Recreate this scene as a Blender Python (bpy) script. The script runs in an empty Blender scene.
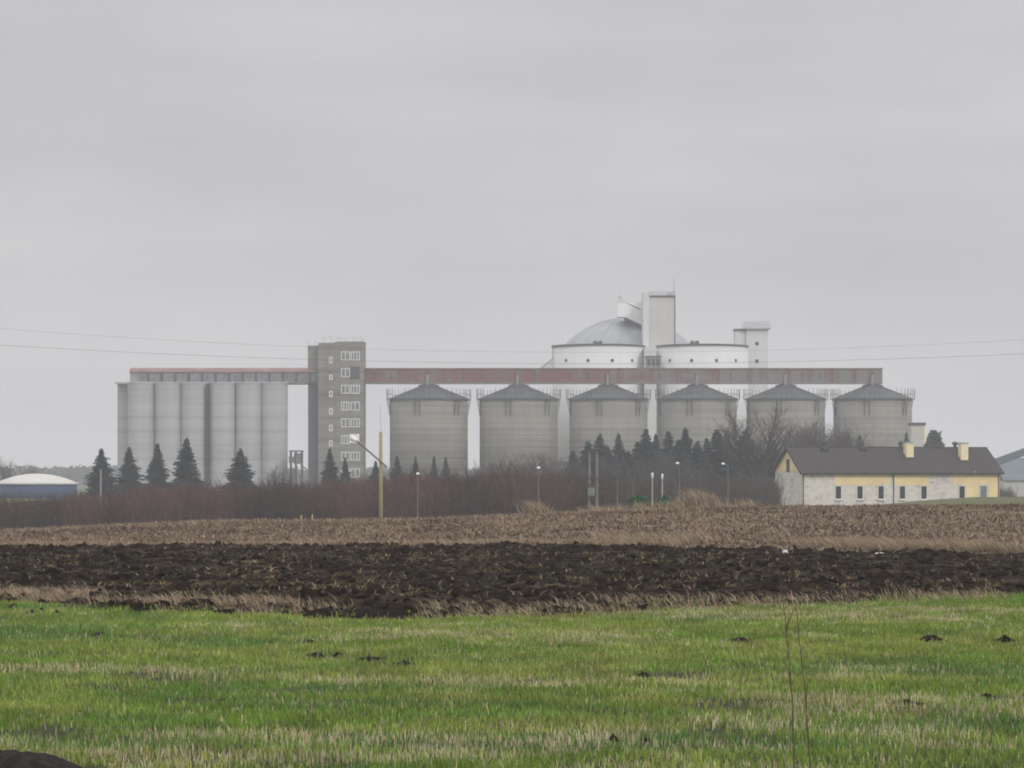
import bpy, math, random
import numpy as np
from mathutils import Vector

random.seed(7)
rng = np.random.default_rng(7)
sc = bpy.context.scene
COL = sc.collection

# ------------------------------------------------------------------ camera
F = 2904.0          # focal length in pixels
CAM = 2.2
HOR = 478.0         # image row of the horizon
cam_d = bpy.data.cameras.new("camera")
cam_d.sensor_width = 36.0
cam_d.lens = 36.0 * F / 1024.0
cam_d.shift_y = (HOR - 384.0) / 1024.0
cam_d.clip_start = 0.5
cam_d.clip_end = 12000
cam_o = bpy.data.objects.new("camera", cam_d)
cam_o.location = (0, 0, CAM)
cam_o.rotation_euler = (math.radians(90), 0, 0)
COL.objects.link(cam_o)
sc.camera = cam_o


def wx(px, Y):
    return (px - 512.0) / F * Y


def wz(py, Y):
    return CAM + (HOR - py) / F * Y


# ------------------------------------------------------------------ noise in numpy
def _hash(ix, iy, seed):
    n = (ix.astype(np.int64) * 374761393 + iy.astype(np.int64) * 668265263 + seed * 1442695041) & 0xFFFFFFFF
    n = ((n ^ (n >> 13)) * 1274126177) & 0xFFFFFFFF
    n = n ^ (n >> 16)
    return (n & 0xFFFFFF) / float(0xFFFFFF)


def vnoise(x, y, seed=0):
    x = np.asarray(x, float)
    y = np.asarray(y, float)
    ix = np.floor(x)
    iy = np.floor(y)
    fx = x - ix
    fy = y - iy
    fx = fx * fx * (3 - 2 * fx)
    fy = fy * fy * (3 - 2 * fy)
    a = _hash(ix, iy, seed)
    b = _hash(ix + 1, iy, seed)
    c = _hash(ix, iy + 1, seed)
    d = _hash(ix + 1, iy + 1, seed)
    return (a + (b - a) * fx) * (1 - fy) + (c + (d - c) * fx) * fy


def fbm(x, y, octv=4, seed=0):
    s = 0
    amp = 0.5
    tot = 0
    for k in range(octv):
        s = s + amp * vnoise(x, y, seed + k * 17)
        tot += amp
        amp *= 0.5
        x = np.asarray(x) * 2.03 + 11.3
        y = np.asarray(y) * 2.03 + 5.7
    return s / tot


def sstep(a, b, v):
    t = np.clip((np.asarray(v, float) - a) / (b - a), 0, 1)
    return t * t * (3 - 2 * t)


# ------------------------------------------------------------------ terrain
CRX = [-60, -24.7, -18.9, -14.0, -5.4, -0.6, 4.2, 9.0, 24.7, 60]
CRZ = [-0.9, -0.56, -0.28, -0.05, 0.02, 0.22, 0.43, 0.66, 0.80, 0.9]


def hgt(x, y):
    x = np.asarray(x, float)
    y = np.asarray(y, float)
    yy = np.maximum(y, 40.0)
    cx = x / yy * 140.0
    crest = np.interp(np.clip(cx, -60, 60), CRX, CRZ)
    up = sstep(84, 140, y)
    side = sstep(0.045, 0.16, x / np.maximum(y, 30))       # to the right the land stays higher
    low = -2.1 + side * 1.2
    down = sstep(143, 215, y)
    z = crest * up
    z = z * (1 - down) + low * down
    z = z + 1.30 * sstep(0.075, 0.17, x / np.maximum(y, 30)) * np.exp(-((y - 280) / 38.0) ** 2)
    far = sstep(320, 600, y)
    z = z * (1 - far) + (-1.2) * far
    z = z + 0.10 * (fbm(x * 0.09, y * 0.09, 3, 5) - 0.5) * sstep(0, 12, y)
    return z


def H(x, y):
    return float(hgt(np.array([x]), np.array([y]))[0])


B1X = [-14, -9.5, -6.2, -3.0, 0.0, 2.2, 5.0, 9.9, 14]
B1Y = [53.5, 51.6, 47.6, 46.0, 45.7, 48.0, 49.8, 53.0, 54]
B2X = [-30, -17, 0, 6, 16, 30]
B2Y = [88, 89.5, 93, 88.5, 79.5, 76]


def bound1(x, y):
    return np.interp(x, B1X, B1Y) + 4.6 * (fbm(x * 0.8, y * 0.12, 4, 31) - 0.5)


def bound2(x, y):
    return np.interp(x, B2X, B2Y) + 3.0 * (fbm(x * 0.5, y * 0.2, 3, 41) - 0.5)


# ------------------------------------------------------------------ materials
def new_mat(name):
    m = bpy.data.materials.new(name)
    m.use_nodes = True
    nt = m.node_tree
    b = nt.nodes["Principled BSDF"]
    b.inputs["Specular IOR Level"].default_value = 0.25
    return m, nt, b


def noise_node(nt, vec, scale, detail=4, rough=0.55):
    n = nt.nodes.new("ShaderNodeTexNoise")
    n.inputs["Scale"].default_value = scale
    n.inputs["Detail"].default_value = detail
    n.inputs["Roughness"].default_value = rough
    nt.links.new(vec, n.inputs["Vector"])
    return n.outputs["Fac"]


def pos(nt, sx=1, sy=1, sz=1, obj=False):
    if obj:
        g = nt.nodes.new("ShaderNodeTexCoord").outputs["Object"]
    else:
        g = nt.nodes.new("ShaderNodeNewGeometry").outputs["Position"]
    mp = nt.nodes.new("ShaderNodeMapping")
    mp.inputs["Scale"].default_value = (sx, sy, sz)
    nt.links.new(g, mp.inputs["Vector"])
    return mp.outputs["Vector"]


def ramp(nt, fac, stops):
    r = nt.nodes.new("ShaderNodeValToRGB")
    el = r.color_ramp.elements
    while len(el) < len(stops):
        el.new(0.5)
    for e, (p, c) in zip(el, stops):
        e.position = p
        e.color = (c[0], c[1], c[2], 1)
    nt.links.new(fac, r.inputs["Fac"])
    return r.outputs["Color"]


def mixc(nt, fac, a, b, mode="MIX"):
    n = nt.nodes.new("ShaderNodeMix")
    n.data_type = "RGBA"
    n.blend_type = mode
    if isinstance(fac, float):
        n.inputs[0].default_value = fac
    else:
        nt.links.new(fac, n.inputs[0])
    for s, v in ((6, a), (7, b)):
        if isinstance(v, tuple):
            n.inputs[s].default_value = (v[0], v[1], v[2], 1)
        else:
            nt.links.new(v, n.inputs[s])
    return n.outputs[2]


def bump(nt, b, h, strength, dist):
    n = nt.nodes.new("ShaderNodeBump")
    n.inputs["Strength"].default_value = strength
    n.inputs["Distance"].default_value = dist
    nt.links.new(h, n.inputs["Height"])
    nt.links.new(n.outputs["Normal"], b.inputs["Normal"])


def simple(name, col, rough=0.8, var=0.25, scale=(0.6, 0.6, 0.6), metal=0.0, bmp=0.0):
    m, nt, b = new_mat(name)
    n = noise_node(nt, pos(nt, *scale), 1.0, 5, 0.6)
    lo = tuple(c * (1 - var) for c in col)
    hi = tuple(min(1, c * (1 + var)) for c in col)
    c = ramp(nt, n, [(0.28, lo), (0.72, hi)])
    nt.links.new(c, b.inputs["Base Color"])
    b.inputs["Roughness"].default_value = rough
    b.inputs["Metallic"].default_value = metal
    if bmp:
        bump(nt, b, n, 0.6, bmp)
    return m


def vcol_mat(name, rough=0.9, trans=0.0):
    m, nt, b = new_mat(name)
    a = nt.nodes.new("ShaderNodeAttribute")
    a.attribute_name = "tint"
    nt.links.new(a.outputs["Color"], b.inputs["Base Color"])
    b.inputs["Roughness"].default_value = rough
    b.inputs["Specular IOR Level"].default_value = 0.1
    if trans:
        t = nt.nodes.new("ShaderNodeBsdfTranslucent")
        nt.links.new(a.outputs["Color"], t.inputs["Color"])
        mx = nt.nodes.new("ShaderNodeMixShader")
        mx.inputs[0].default_value = trans
        nt.links.new(b.outputs[0], mx.inputs[1])
        nt.links.new(t.outputs[0], mx.inputs[2])
        nt.links.new(mx.outputs[0], nt.nodes["Material Output"].inputs["Surface"])
    return m


def concrete_bands(name, c_lo, c_mid, c_hi, zs=0.55, rings=0, rd=0.62):
    """cast concrete with soft horizontal lifts, rain streaks and blotches"""
    m, nt, b = new_mat(name)
    bands = noise_node(nt, pos(nt, 0.012, 0.012, zs), 1.0, 6, 0.72)
    streak = noise_node(nt, pos(nt, 0.9, 0.9, 0.05), 1.0, 4, 0.6)
    blot = noise_node(nt, pos(nt, 0.18, 0.18, 0.22), 1.0, 5, 0.6)
    c = ramp(nt, bands, [(0.36, c_lo), (0.5, c_mid), (0.64, c_hi)])
    c = mixc(nt, 0.30, c, ramp(nt, streak, [(0.35, c_lo), (0.65, c_hi)]))
    if rings:
        wv = nt.nodes.new("ShaderNodeTexWave")
        wv.bands_direction = "Z"
        wv.wave_profile = "SAW"
        wv.inputs["Scale"].default_value = rings
        wv.inputs["Distortion"].default_value = 0.6
        wv.inputs["Detail"].default_value = 2
        nt.links.new(pos(nt), wv.inputs["Vector"])
        c = mixc(nt, 1.0, c, ramp(nt, wv.outputs["Fac"], [(0.0, (rd, rd, rd * .97)), (0.22, (1, 1, 1)), (0.9, (1.06, 1.06, 1.05))]), "MULTIPLY")
    c = mixc(nt, 0.22, c, ramp(nt, blot, [(0.32, c_lo), (0.62, c_hi)]))
    nt.links.new(c, b.inputs["Base Color"])
    b.inputs["Roughness"].default_value = 0.9
    return m


M = {}
M["silo_concrete"] = concrete_bands("banded silo concrete", (0.125, 0.12, 0.104), (0.195, 0.187, 0.163), (0.275, 0.263, 0.225), 0.8, 0.24)
M["cell_concrete"] = concrete_bands("pale cell concrete", (0.29, 0.295, 0.31), (0.38, 0.387, 0.40), (0.46, 0.466, 0.475), 0.3, 0.1, 0.86)
M["tower_concrete"] = concrete_bands("tower panels", (0.125, 0.118, 0.105), (0.19, 0.18, 0.158), (0.255, 0.242, 0.21), 0.45, 0.06)
M["tower_dark"] = concrete_bands("tower shaft panels", (0.15, 0.15, 0.15), (0.19, 0.19, 0.19), (0.24, 0.235, 0.225), 0.4)
M["white_wall"] = concrete_bands("white cladding", (0.52, 0.54, 0.54), (0.59, 0.605, 0.60), (0.65, 0.655, 0.645), 0.12)
M["cream_wall"] = concrete_bands("cream cladding", (0.44, 0.435, 0.41), (0.51, 0.505, 0.475), (0.57, 0.565, 0.53), 0.12)
M["silo_roof"] = simple("weathered roof sheet", (0.052, 0.064, 0.064), 0.6, 0.28, (0.5, 0.5, 0.5))
M["steel"] = simple("grey steel", (0.16, 0.165, 0.17), 0.5, 0.2, (2, 2, 2))
M["dark_steel"] = simple("dark steel", (0.06, 0.062, 0.068), 0.6, 0.25, (2, 2, 2))
M["galv"] = simple("galvanised steel", (0.40, 0.41, 0.42), 0.45, 0.15, (2, 2, 2))
M["rust_rim"] = simple("dark red rim", (0.10, 0.06, 0.058), 0.7, 0.3, (0.6, 0.6, 0.6))
M["red_roof"] = simple("faded red roof sheet", (0.21, 0.115, 0.10), 0.75, 0.35, (0.35, 0.6, 0.6))
M["dome_metal"] = simple("dull metal dome", (0.30, 0.325, 0.335), 0.5, 0.10, (0.2, 0.2, 0.1))
M["lower_shaft"] = simple("dark blue grey shaft sheet", (0.075, 0.09, 0.105), 0.5, 0.2, (0.4, 0.4, 0.1))
M["glass"] = simple("dark glass", (0.025, 0.028, 0.033), 0.15, 0.3, (1, 1, 1))
M["pale_glass"] = simple("pale window glass", (0.16, 0.175, 0.19), 0.2, 0.5, (0.8, 0.8, 0.8))
M["louvre"] = simple("dark louvre", (0.06, 0.058, 0.068), 0.7, 0.2, (3, 3, 3))
M["white_paint"] = simple("white frame paint", (0.72, 0.72, 0.70), 0.6, 0.08, (1, 1, 1))
M["white_panel"] = simple("white panel", (0.80, 0.80, 0.79), 0.5, 0.05, (1, 1, 1))
M["wood"] = simple("weathered pine pole", (0.33, 0.285, 0.165), 0.85, 0.22, (3, 3, 0.5))
M["grey_wood"] = simple("grey timber arm", (0.15, 0.13, 0.11), 0.85, 0.22, (3, 3, 3))
M["conc_pole"] = simple("grey concrete pole", (0.19, 0.188, 0.18), 0.9, 0.15, (2, 2, 1))
M["lamp_white"] = simple("white lamp housing", (0.78, 0.78, 0.76), 0.4, 0.05, (1, 1, 1))
M["trafo"] = simple("green grey transformer tank", (0.11, 0.14, 0.135), 0.5, 0.2, (2, 2, 2))
M["house_roof"] = simple("brown grey roof tile", (0.043, 0.039, 0.038), 0.85, 0.22, (1.6, 1.6, 1.6), 0, 0.02)
M["yellow"] = simple("yellow render", (0.80, 0.645, 0.345), 0.85, 0.10, (0.8, 0.8, 0.8))
M["pale_yellow"] = simple("pale yellow chimney render", (0.78, 0.69, 0.45), 0.85, 0.10, (1.5, 1.5, 1.5))
M["gutter"] = simple("dark gutter metal", (0.022, 0.02, 0.021), 0.5, 0.2, (2, 2, 2))
M["brown_wood"] = simple("brown timber", (0.09, 0.05, 0.03), 0.7, 0.3, (3, 3, 3))
M["blue_paint"] = simple("blue tank cladding", (0.018, 0.05, 0.115), 0.6, 0.18, (0.5, 0.5, 0.1))
M["blue_grey"] = simple("blue grey sheet", (0.11, 0.135, 0.155), 0.6, 0.15, (0.3, 0.3, 0.3))
M["bark"] = simple("dark bark", (0.034, 0.029, 0.026), 0.95, 0.3, (1.5, 1.5, 0.6))
M["wire"] = simple("wire", (0.10, 0.10, 0.10), 0.6, 0.1, (1, 1, 1))
M["soil_lump"] = simple("dark soil", (0.013, 0.010, 0.008), 1.0, 0.6, (14, 14, 14), 0.0, 0.05)
M["plastic"] = simple("white scrap", (0.58, 0.58, 0.56), 0.6, 0.1, (5, 5, 5))
M["stake"] = simple("yellow green stake", (0.46, 0.50, 0.16), 0.7, 0.15, (5, 5, 5))
M["twig"] = simple("brown twig", (0.12, 0.09, 0.055), 0.9, 0.3, (12, 12, 12))
M["foliage"] = vcol_mat("needle foliage", 0.85, 0.12)
M["twigs"] = vcol_mat("bare twigs", 0.95, 0.0)
M["grass"] = vcol_mat("grass blades", 0.75, 0.30)
M["strawmat"] = vcol_mat("dry straw", 0.9, 0.15)
M["clods"] = vcol_mat("soil crumbs", 1.0, 0.0)

# masonry of the cottage: pale block with mortar joints and grey stains
m, nt, b = new_mat("pale block masonry")
tc = nt.nodes.new("ShaderNodeTexCoord").outputs["Object"]
sep = nt.nodes.new("ShaderNodeSeparateXYZ")
nt.links.new(tc, sep.inputs[0])
add = nt.nodes.new("ShaderNodeMath")
nt.links.new(sep.outputs["X"], add.inputs[0])
nt.links.new(sep.outputs["Y"], add.inputs[1])
cmb = nt.nodes.new("ShaderNodeCombineXYZ")
nt.links.new(add.outputs[0], cmb.inputs["X"])
nt.links.new(sep.outputs["Z"], cmb.inputs["Y"])
br = nt.nodes.new("ShaderNodeTexBrick")
br.inputs["Scale"].default_value = 1.0
br.inputs["Brick Width"].default_value = 0.59
br.inputs["Row Height"].default_value = 0.25
br.inputs["Mortar Size"].default_value = 0.016
br.inputs["Color1"].default_value = (0.60, 0.575, 0.52, 1)
br.inputs["Color2"].default_value = (0.73, 0.70, 0.64, 1)
br.inputs["Mortar"].default_value = (0.47, 0.455, 0.42, 1)
nt.links.new(cmb.outputs[0], br.inputs["Vector"])
st = noise_node(nt, pos(nt, 0.8, 0.8, 1.0), 1.0, 6, 0.7)
c = mixc(nt, 0.75, br.outputs["Color"], ramp(nt, st, [(0.34, (0.55, 0.52, 0.47)), (0.48, (1, 1, 1))]), "MULTIPLY")
nt.links.new(c, b.inputs["Base Color"])
b.inputs["Roughness"].default_value = 0.95
M["block"] = m

# gallery sheets: panels of faded red and grey, each about 1.9 m wide
m, nt, b = new_mat("red and grey gallery sheets")
g = nt.nodes.new("ShaderNodeNewGeometry").outputs["Position"]
sep = nt.nodes.new("ShaderNodeSeparateXYZ")
nt.links.new(g, sep.inputs[0])
dv = nt.nodes.new("ShaderNodeMath"); dv.operation = "DIVIDE"; dv.inputs[1].default_value = 1.25
nt.links.new(sep.outputs["X"], dv.inputs[0])
fl = nt.nodes.new("ShaderNodeMath"); fl.operation = "FLOOR"
nt.links.new(dv.outputs[0], fl.inputs[0])
wn = nt.nodes.new("ShaderNodeTexWhiteNoise"); wn.noise_dimensions = "1D"
nt.links.new(fl.outputs[0], wn.inputs["W"])
mr = nt.nodes.new("ShaderNodeMapRange")
mr.inputs[1].default_value = 2.0; mr.inputs[2].default_value = 42.0
mr.inputs[3].default_value = 0.20; mr.inputs[4].default_value = -0.16
nt.links.new(sep.outputs["X"], mr.inputs[0])
nn = noise_node(nt, pos(nt, 0.16, 0.16, 0.5), 1.0, 4, 0.6)
a1 = nt.nodes.new("ShaderNodeMath"); a1.operation = "MULTIPLY_ADD"; a1.inputs[1].default_value = 0.55
nt.links.new(wn.outputs["Value"], a1.inputs[0]); nt.links.new(nn, a1.inputs[2])
a2 = nt.nodes.new("ShaderNodeMath"); nt.links.new(a1.outputs[0], a2.inputs[0]); nt.links.new(mr.outputs[0], a2.inputs[1])
c = ramp(nt, a2.outputs[0], [(0.55, (0.17, 0.155, 0.145)), (0.75, (0.155, 0.085, 0.084)), (1.0, (0.175, 0.055, 0.058))])
nt.links.new(c, b.inputs["Base Color"])
b.inputs["Roughness"].default_value = 0.75
M["gallery"] = m
M["gallery_grey"] = simple("grey gallery sheets", (0.24, 0.235, 0.225), 0.75, 0.25, (0.5, 0.5, 0.5))

# field surfaces
m, nt, b = new_mat("green crop ground")
n1 = noise_node(nt, pos(nt, 0.35, 0.9, 1), 1.0, 6, 0.65)
n2 = noise_node(nt, pos(nt, 6, 6, 6), 1.0, 4, 0.6)
c = ramp(nt, n1, [(0.3, (0.028, 0.045, 0.012)), (0.5, (0.034, 0.042, 0.014)), (0.68, (0.032, 0.025, 0.016))])
c = mixc(nt, 0.6, c, ramp(nt, n2, [(0.3, (0.35, 0.33, 0.3)), (0.6, (1, 1, 1))]), "MULTIPLY")
nt.links.new(c, b.inputs["Base Color"]); b.inputs["Roughness"].default_value = 1.0
M["crop_ground"] = m

m, nt, b = new_mat("ploughed dark soil")
n1 = noise_node(nt, pos(nt, 0.34, 0.42, 0.6), 1.0, 8, 0.74)
n2 = noise_node(nt, pos(nt, 4, 4, 4), 1.0, 5, 0.65)
c = ramp(nt, n1, [(0.34, (0.006, 0.0042, 0.0032)), (0.49, (0.011, 0.008, 0.0058)), (0.57, (0.045, 0.034, 0.021)), (0.65, (0.13, 0.10, 0.06))])
c = mixc(nt, 0.45, c, ramp(nt, n2, [(0.4, (0.006, 0.0045, 0.0035)), (0.7, (0.034, 0.025, 0.017))]))
nt.links.new(c, b.inputs["Base Color"]); b.inputs["Roughness"].default_value = 1.0
b.inputs["Specular IOR Level"].default_value = 0.05
M["soil"] = m

m, nt, b = new_mat("stubble soil")
n1 = noise_node(nt, pos(nt, 0.5, 0.5, 0.6), 1.0, 7, 0.7)
n2 = noise_node(nt, pos(nt, 5, 2.5, 4), 1.0, 5, 0.65)
c = ramp(nt, n1, [(0.32, (0.085, 0.058, 0.043)), (0.5, (0.14, 0.10, 0.068)), (0.68, (0.21, 0.165, 0.10))])
c = mixc(nt, 0.55, c, ramp(nt, n2, [(0.36, (0.06, 0.042, 0.035)), (0.64, (0.24, 0.19, 0.12))]))
nt.links.new(c, b.inputs["Base Color"]); b.inputs["Roughness"].default_value = 1.0
M["stubble"] = m

m, nt, b = new_mat("rough grass land")
n1 = noise_node(nt, pos(nt, 0.05, 0.05, 0.05), 1.0, 7, 0.65)
n2 = noise_node(nt, pos(nt, 1.5, 0.7, 1), 1.0, 5, 0.65)
c = ramp(nt, n1, [(0.3, (0.05, 0.075, 0.022)), (0.55, (0.075, 0.09, 0.03)), (0.72, (0.15, 0.12, 0.06))])
c = mixc(nt, 0.6, c, ramp(nt, n2, [(0.38, (0.03, 0.045, 0.014)), (0.62, (0.15, 0.14, 0.06))]))
nt.links.new(c, b.inputs["Base Color"]); b.inputs["Roughness"].default_value = 1.0
M["land"] = m


# ------------------------------------------------------------------ object helpers
def tag(o, label=None, cat=None, group=None, kind=None):
    if label:
        o["label"] = label
    if cat:
        o["category"] = cat
    if group:
        o["group"] = group
    if kind:
        o["kind"] = kind
    return o


def thing(name, label, cat, loc, group=None, rz=0.0):
    o = bpy.data.objects.new(name, None)
    o.empty_display_size = 0.5
    o.location = loc
    o.rotation_euler = (0, 0, rz)
    COL.objects.link(o)
    return tag(o, label, cat, group)


class MB:
    """collects faces, then links them as one mesh object (coordinates relative to `o`)"""
    def __init__(s, o=(0, 0, 0)):
        s.v = []
        s.f = []
        s.o = o

    def add(s, vs, fs):
        k = len(s.v)
        s.v += [tuple(p) for p in vs]
        s.f += [tuple(i + k for i in f) for f in fs]

    def box(s, x0, x1, y0, y1, z0, z1):
        s.add([(x0, y0, z0), (x1, y0, z0), (x1, y1, z0), (x0, y1, z0), (x0, y0, z1), (x1, y0, z1), (x1, y1, z1), (x0, y1, z1)],
              [(0, 3, 2, 1), (4, 5, 6, 7), (0, 1, 5, 4), (1, 2, 6, 5), (2, 3, 7, 6), (3, 0, 4, 7)])

    def prism(s, poly, y0, y1):
        """poly in x,z, extruded along y"""
        n = len(poly)
        s.add([(x, y0, z) for x, z in poly] + [(x, y1, z) for x, z in poly],
              [tuple(range(n)), tuple(range(2 * n - 1, n - 1, -1))] + [(i, i + n, (i + 1) % n + n, (i + 1) % n) for i in range(n)])

    def lathe(s, cx, cy, prof, n=48, close=False):
        k = len(prof)
        vs = []
        for r, z in prof:
            for i in range(n):
                a = 2 * math.pi * i / n
                vs.append((cx + r * math.cos(a), cy + r * math.sin(a), z))
        fs = []
        for j in range(k - 1):
            for i in range(n):
                i2 = (i + 1) % n
                fs.append((j * n + i, j * n + i2, (j + 1) * n + i2, (j + 1) * n + i))
        fs.append(tuple(range(n - 1, -1, -1)))
        fs.append(tuple((k - 1) * n + i for i in range(n)))
        s.add(vs, fs)

    def tube(s, p, q, r0, r1=None, n=6):
        r1 = r0 if r1 is None else r1
        p = Vector(p)
        q = Vector(q)
        d = (q - p)
        if d.length < 1e-6:
            return
        d.normalize()
        u = d.cross(Vector((0, 0, 1)))
        if u.length < 1e-3:
            u = d.cross(Vector((1, 0, 0)))
        u.normalize()
        w = d.cross(u)
        vs = []
        for c, r in ((p, r0), (q, r1)):
            for i in range(n):
                a = 2 * math.pi * i / n
                vs.append(c + u * (r * math.cos(a)) + w * (r * math.sin(a)))
        s.add(vs, [(i, (i + 1) % n, n + (i + 1) % n, n + i) for i in range(n)] + [tuple(range(n - 1, -1, -1)), tuple(range(n, 2 * n))])

    def build(s, name, mat, parent=None, smooth=False):
        me = bpy.data.meshes.new(name)
        ox, oy, oz = s.o
        me.from_pydata([(x - ox, y - oy, z - oz) for x, y, z in s.v], [], s.f)
        me.materials.append(mat)
        if smooth:
            me.polygons.foreach_set("use_smooth", [True] * len(me.polygons))
        me.update()
        o = bpy.data.objects.new(name, me)
        COL.objects.link(o)
        if parent is not None:
            o.parent = parent
        else:
            o.location = s.o
        return o


def np_mesh(name, v, f, mat, col=None, parent=None, smooth=False):
    """v (n,3), f (m,k) with k constant, col (n,3) per vertex tint"""
    me = bpy.data.meshes.new(name)
    n, k = len(v), f.shape[1]
    me.vertices.add(n)
    me.vertices.foreach_set("co", np.ascontiguousarray(v, dtype=np.float32).ravel())
    me.loops.add(f.size)
    me.loops.foreach_set("vertex_index", np.ascontiguousarray(f, dtype=np.int32).ravel())
    me.polygons.add(len(f))
    me.polygons.foreach_set("loop_start", np.arange(0, f.size, k, dtype=np.int32))
    if smooth:
        me.polygons.foreach_set("use_smooth", np.ones(len(f), dtype=bool))
    if col is not None:
        at = me.color_attributes.new("tint", "FLOAT_COLOR", "POINT")
        cc = np.ones((n, 4), dtype=np.float32)
        cc[:, :3] = col
        at.data.foreach_set("color", cc.ravel())
    me.materials.append(mat)
    me.update(calc_edges=True)
    me.validate()
    o = bpy.data.objects.new(name, me)
    COL.objects.link(o)
    if parent is not None:
        o.parent = parent
    return o


def copy_tree(o, parent=None):
    c = o.copy()
    COL.objects.link(c)
    if parent is not None:
        c.parent = parent
    for ch in [k for k in o.children]:
        copy_tree(ch, c)
    return c


# ------------------------------------------------------------------ fields
FX, FY0, FY1 = 36.0, 6.0, 172.0


def grid(xs, ys, zfun):
    X, Y = np.meshgrid(xs, ys)
    Z = zfun(X, Y)
    v = np.stack([X.ravel(), Y.ravel(), Z.ravel()], 1)
    nx = len(xs)
    i = (np.arange(len(ys) - 1)[:, None] * nx + np.arange(nx - 1)[None, :]).ravel()
    f = np.stack([i, i + 1, i + nx + 1, i + nx], 1)
    return v, f


def fieldz(X, Y):
    z = hgt(X, Y)
    b1 = bound1(X, Y)
    b2 = bound2(X, Y)
    soil = sstep(-0.3, 0.6, Y - b1) * (1 - sstep(-0.4, 0.5, Y - b2))
    rough = 0.20 * (fbm(X * 0.7, Y * 0.8, 5, 61) - 0.45) + 0.17 * (fbm(X * 3.4, Y * 3.0, 3, 71) - 0.45)
    ridge = 0.07 * np.abs(np.sin(Y * 1.3 + 1.6 * fbm(X * 0.15, Y * 0.15, 2, 3)))
    z = z + soil * (rough + ridge)
    stub = sstep(-0.4, 0.5, Y - b2)
    z = z + stub * (0.20 * (fbm(X * 1.3, Y * 0.9, 4, 81) - 0.5) + 0.12 * (fbm(X * 5, Y * 4, 2, 91) - 0.5))
    gr = 1 - sstep(-0.3, 0.6, Y - b1)
    z = z + gr * 0.07 * (fbm(X * 1.2, Y * 1.2, 3, 101) - 0.5)
    return z


ys = np.concatenate([np.arange(FY0, 46, 0.25), np.arange(46, 100, 0.10), np.arange(100, FY1 + 0.01, 0.2)])
xs = np.concatenate([np.arange(-FX, -22, 0.5), np.arange(-22, 22, 0.10), np.arange(22, FX + 0.01, 0.5)])
V, Fq = grid(xs, ys, fieldz)
cen = V[Fq].mean(1)
b1 = bound1(cen[:, 0], cen[:, 1])
b2 = bound2(cen[:, 0], cen[:, 1])
zone = np.where(cen[:, 1] < b1, 0, np.where(cen[:, 1] < b2, 1, 2))
for zi, nm, mt in ((0, "crop_field", "crop_ground"), (1, "ploughed_field", "soil"), (2, "stubble_field", "stubble")):
    fz = Fq[zone == zi]
    used = np.unique(fz)
    remap = np.full(len(V), -1)
    remap[used] = np.arange(len(used))
    o = np_mesh(nm, V[used], remap[fz], M[mt], smooth=True)
    tag(o, kind="structure")

# the land beyond and around, one sheet to the horizon
gx = np.concatenate([-np.geomspace(4000, 60, 26), np.linspace(-50, -40, 3), [-35.0], np.linspace(-24, 24, 7), [35.0], np.linspace(40, 50, 3), np.geomspace(60, 4000, 26)])
gy = np.concatenate([[-300, -120, -40, 0, 5.0, 7.0], np.linspace(20, 150, 9), [171.0], np.linspace(176, 420, 50), np.geomspace(430, 4500, 40)])


def landz(X, Y):
    z = hgt(X, Y)
    ins = (np.abs(X) < FX) & (Y > FY0) & (Y < FY1)
    return np.where(ins, z - 0.7, z - 0.02)


V2, F2 = grid(gx, gy, landz)
tag(np_mesh("ground", V2, F2, M["land"], smooth=True), kind="structure")


def zfield(x, y):
    return fieldz(np.asarray(x, float), np.asarray(y, float))


# ------------------------------------------------------------------ places of the soil heaps
common = "small dark earth lump lying low in the green field"
HEAPS = [
    (932, 640, 30, 10, "peaked dark soil heap near the clear edge of the green field", 1),
    (905, 705, 38, 7, "wide flat dark soil heap beyond the tall bare stems in the grass", 2),
    (70, 602, 18, 9, "dark soil heap where the tan grass strip meets the green field", 3),
    (140, 613, 20, 6, "low dark mound on the green field below the dry grass strip", 4),
    (100, 636, 14, 5, "lone dark lump in plain green west of the straw streak", 5),
    (613, 745, 11, 10, "upright dark clod standing in the nearest green crop", 6),
    (644, 744, 14, 6, "crumbly dark clod beside the upright one in the nearest crop", 7),
]
HEAPS += [(a_, b_, c_, d_, common, 20 + i) for i, (a_, b_, c_, d_) in enumerate([(32, 614, 14, 6), (42, 612, 8, 6), (57, 614, 8, 6), (14, 608, 9, 6), (316, 655, 18, 6), (338, 655, 16, 6), (372, 660, 30, 6),
                                     (404, 664, 24, 5), (318, 612, 10, 5), (740, 640, 26, 6),
                                     (1004, 642, 22, 8), (643, 676, 12, 6), (986, 697, 18, 6), (310, 641, 12, 4)])]

# ------------------------------------------------------------------ grass and straw (uncountable)
def fan_points(n, y0, y1, margin=2.5, k=0.19):
    """points spread evenly over the part of a field that can be seen, with a margin at the sides"""
    out_x, out_y = [], []
    tot = 0
    while tot < n:
        y = rng.uniform(y0, y1, n)
        wmax = k * y1 + margin
        keep = rng.uniform(0, 1, n) < (k * y + margin) / wmax
        y = y[keep]
        x = rng.uniform(-1, 1, len(y)) * (k * y + margin)
        out_x.append(x)
        out_y.append(y)
        tot += len(y)
    return np.concatenate(out_x)[:n], np.concatenate(out_y)[:n]


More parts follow.
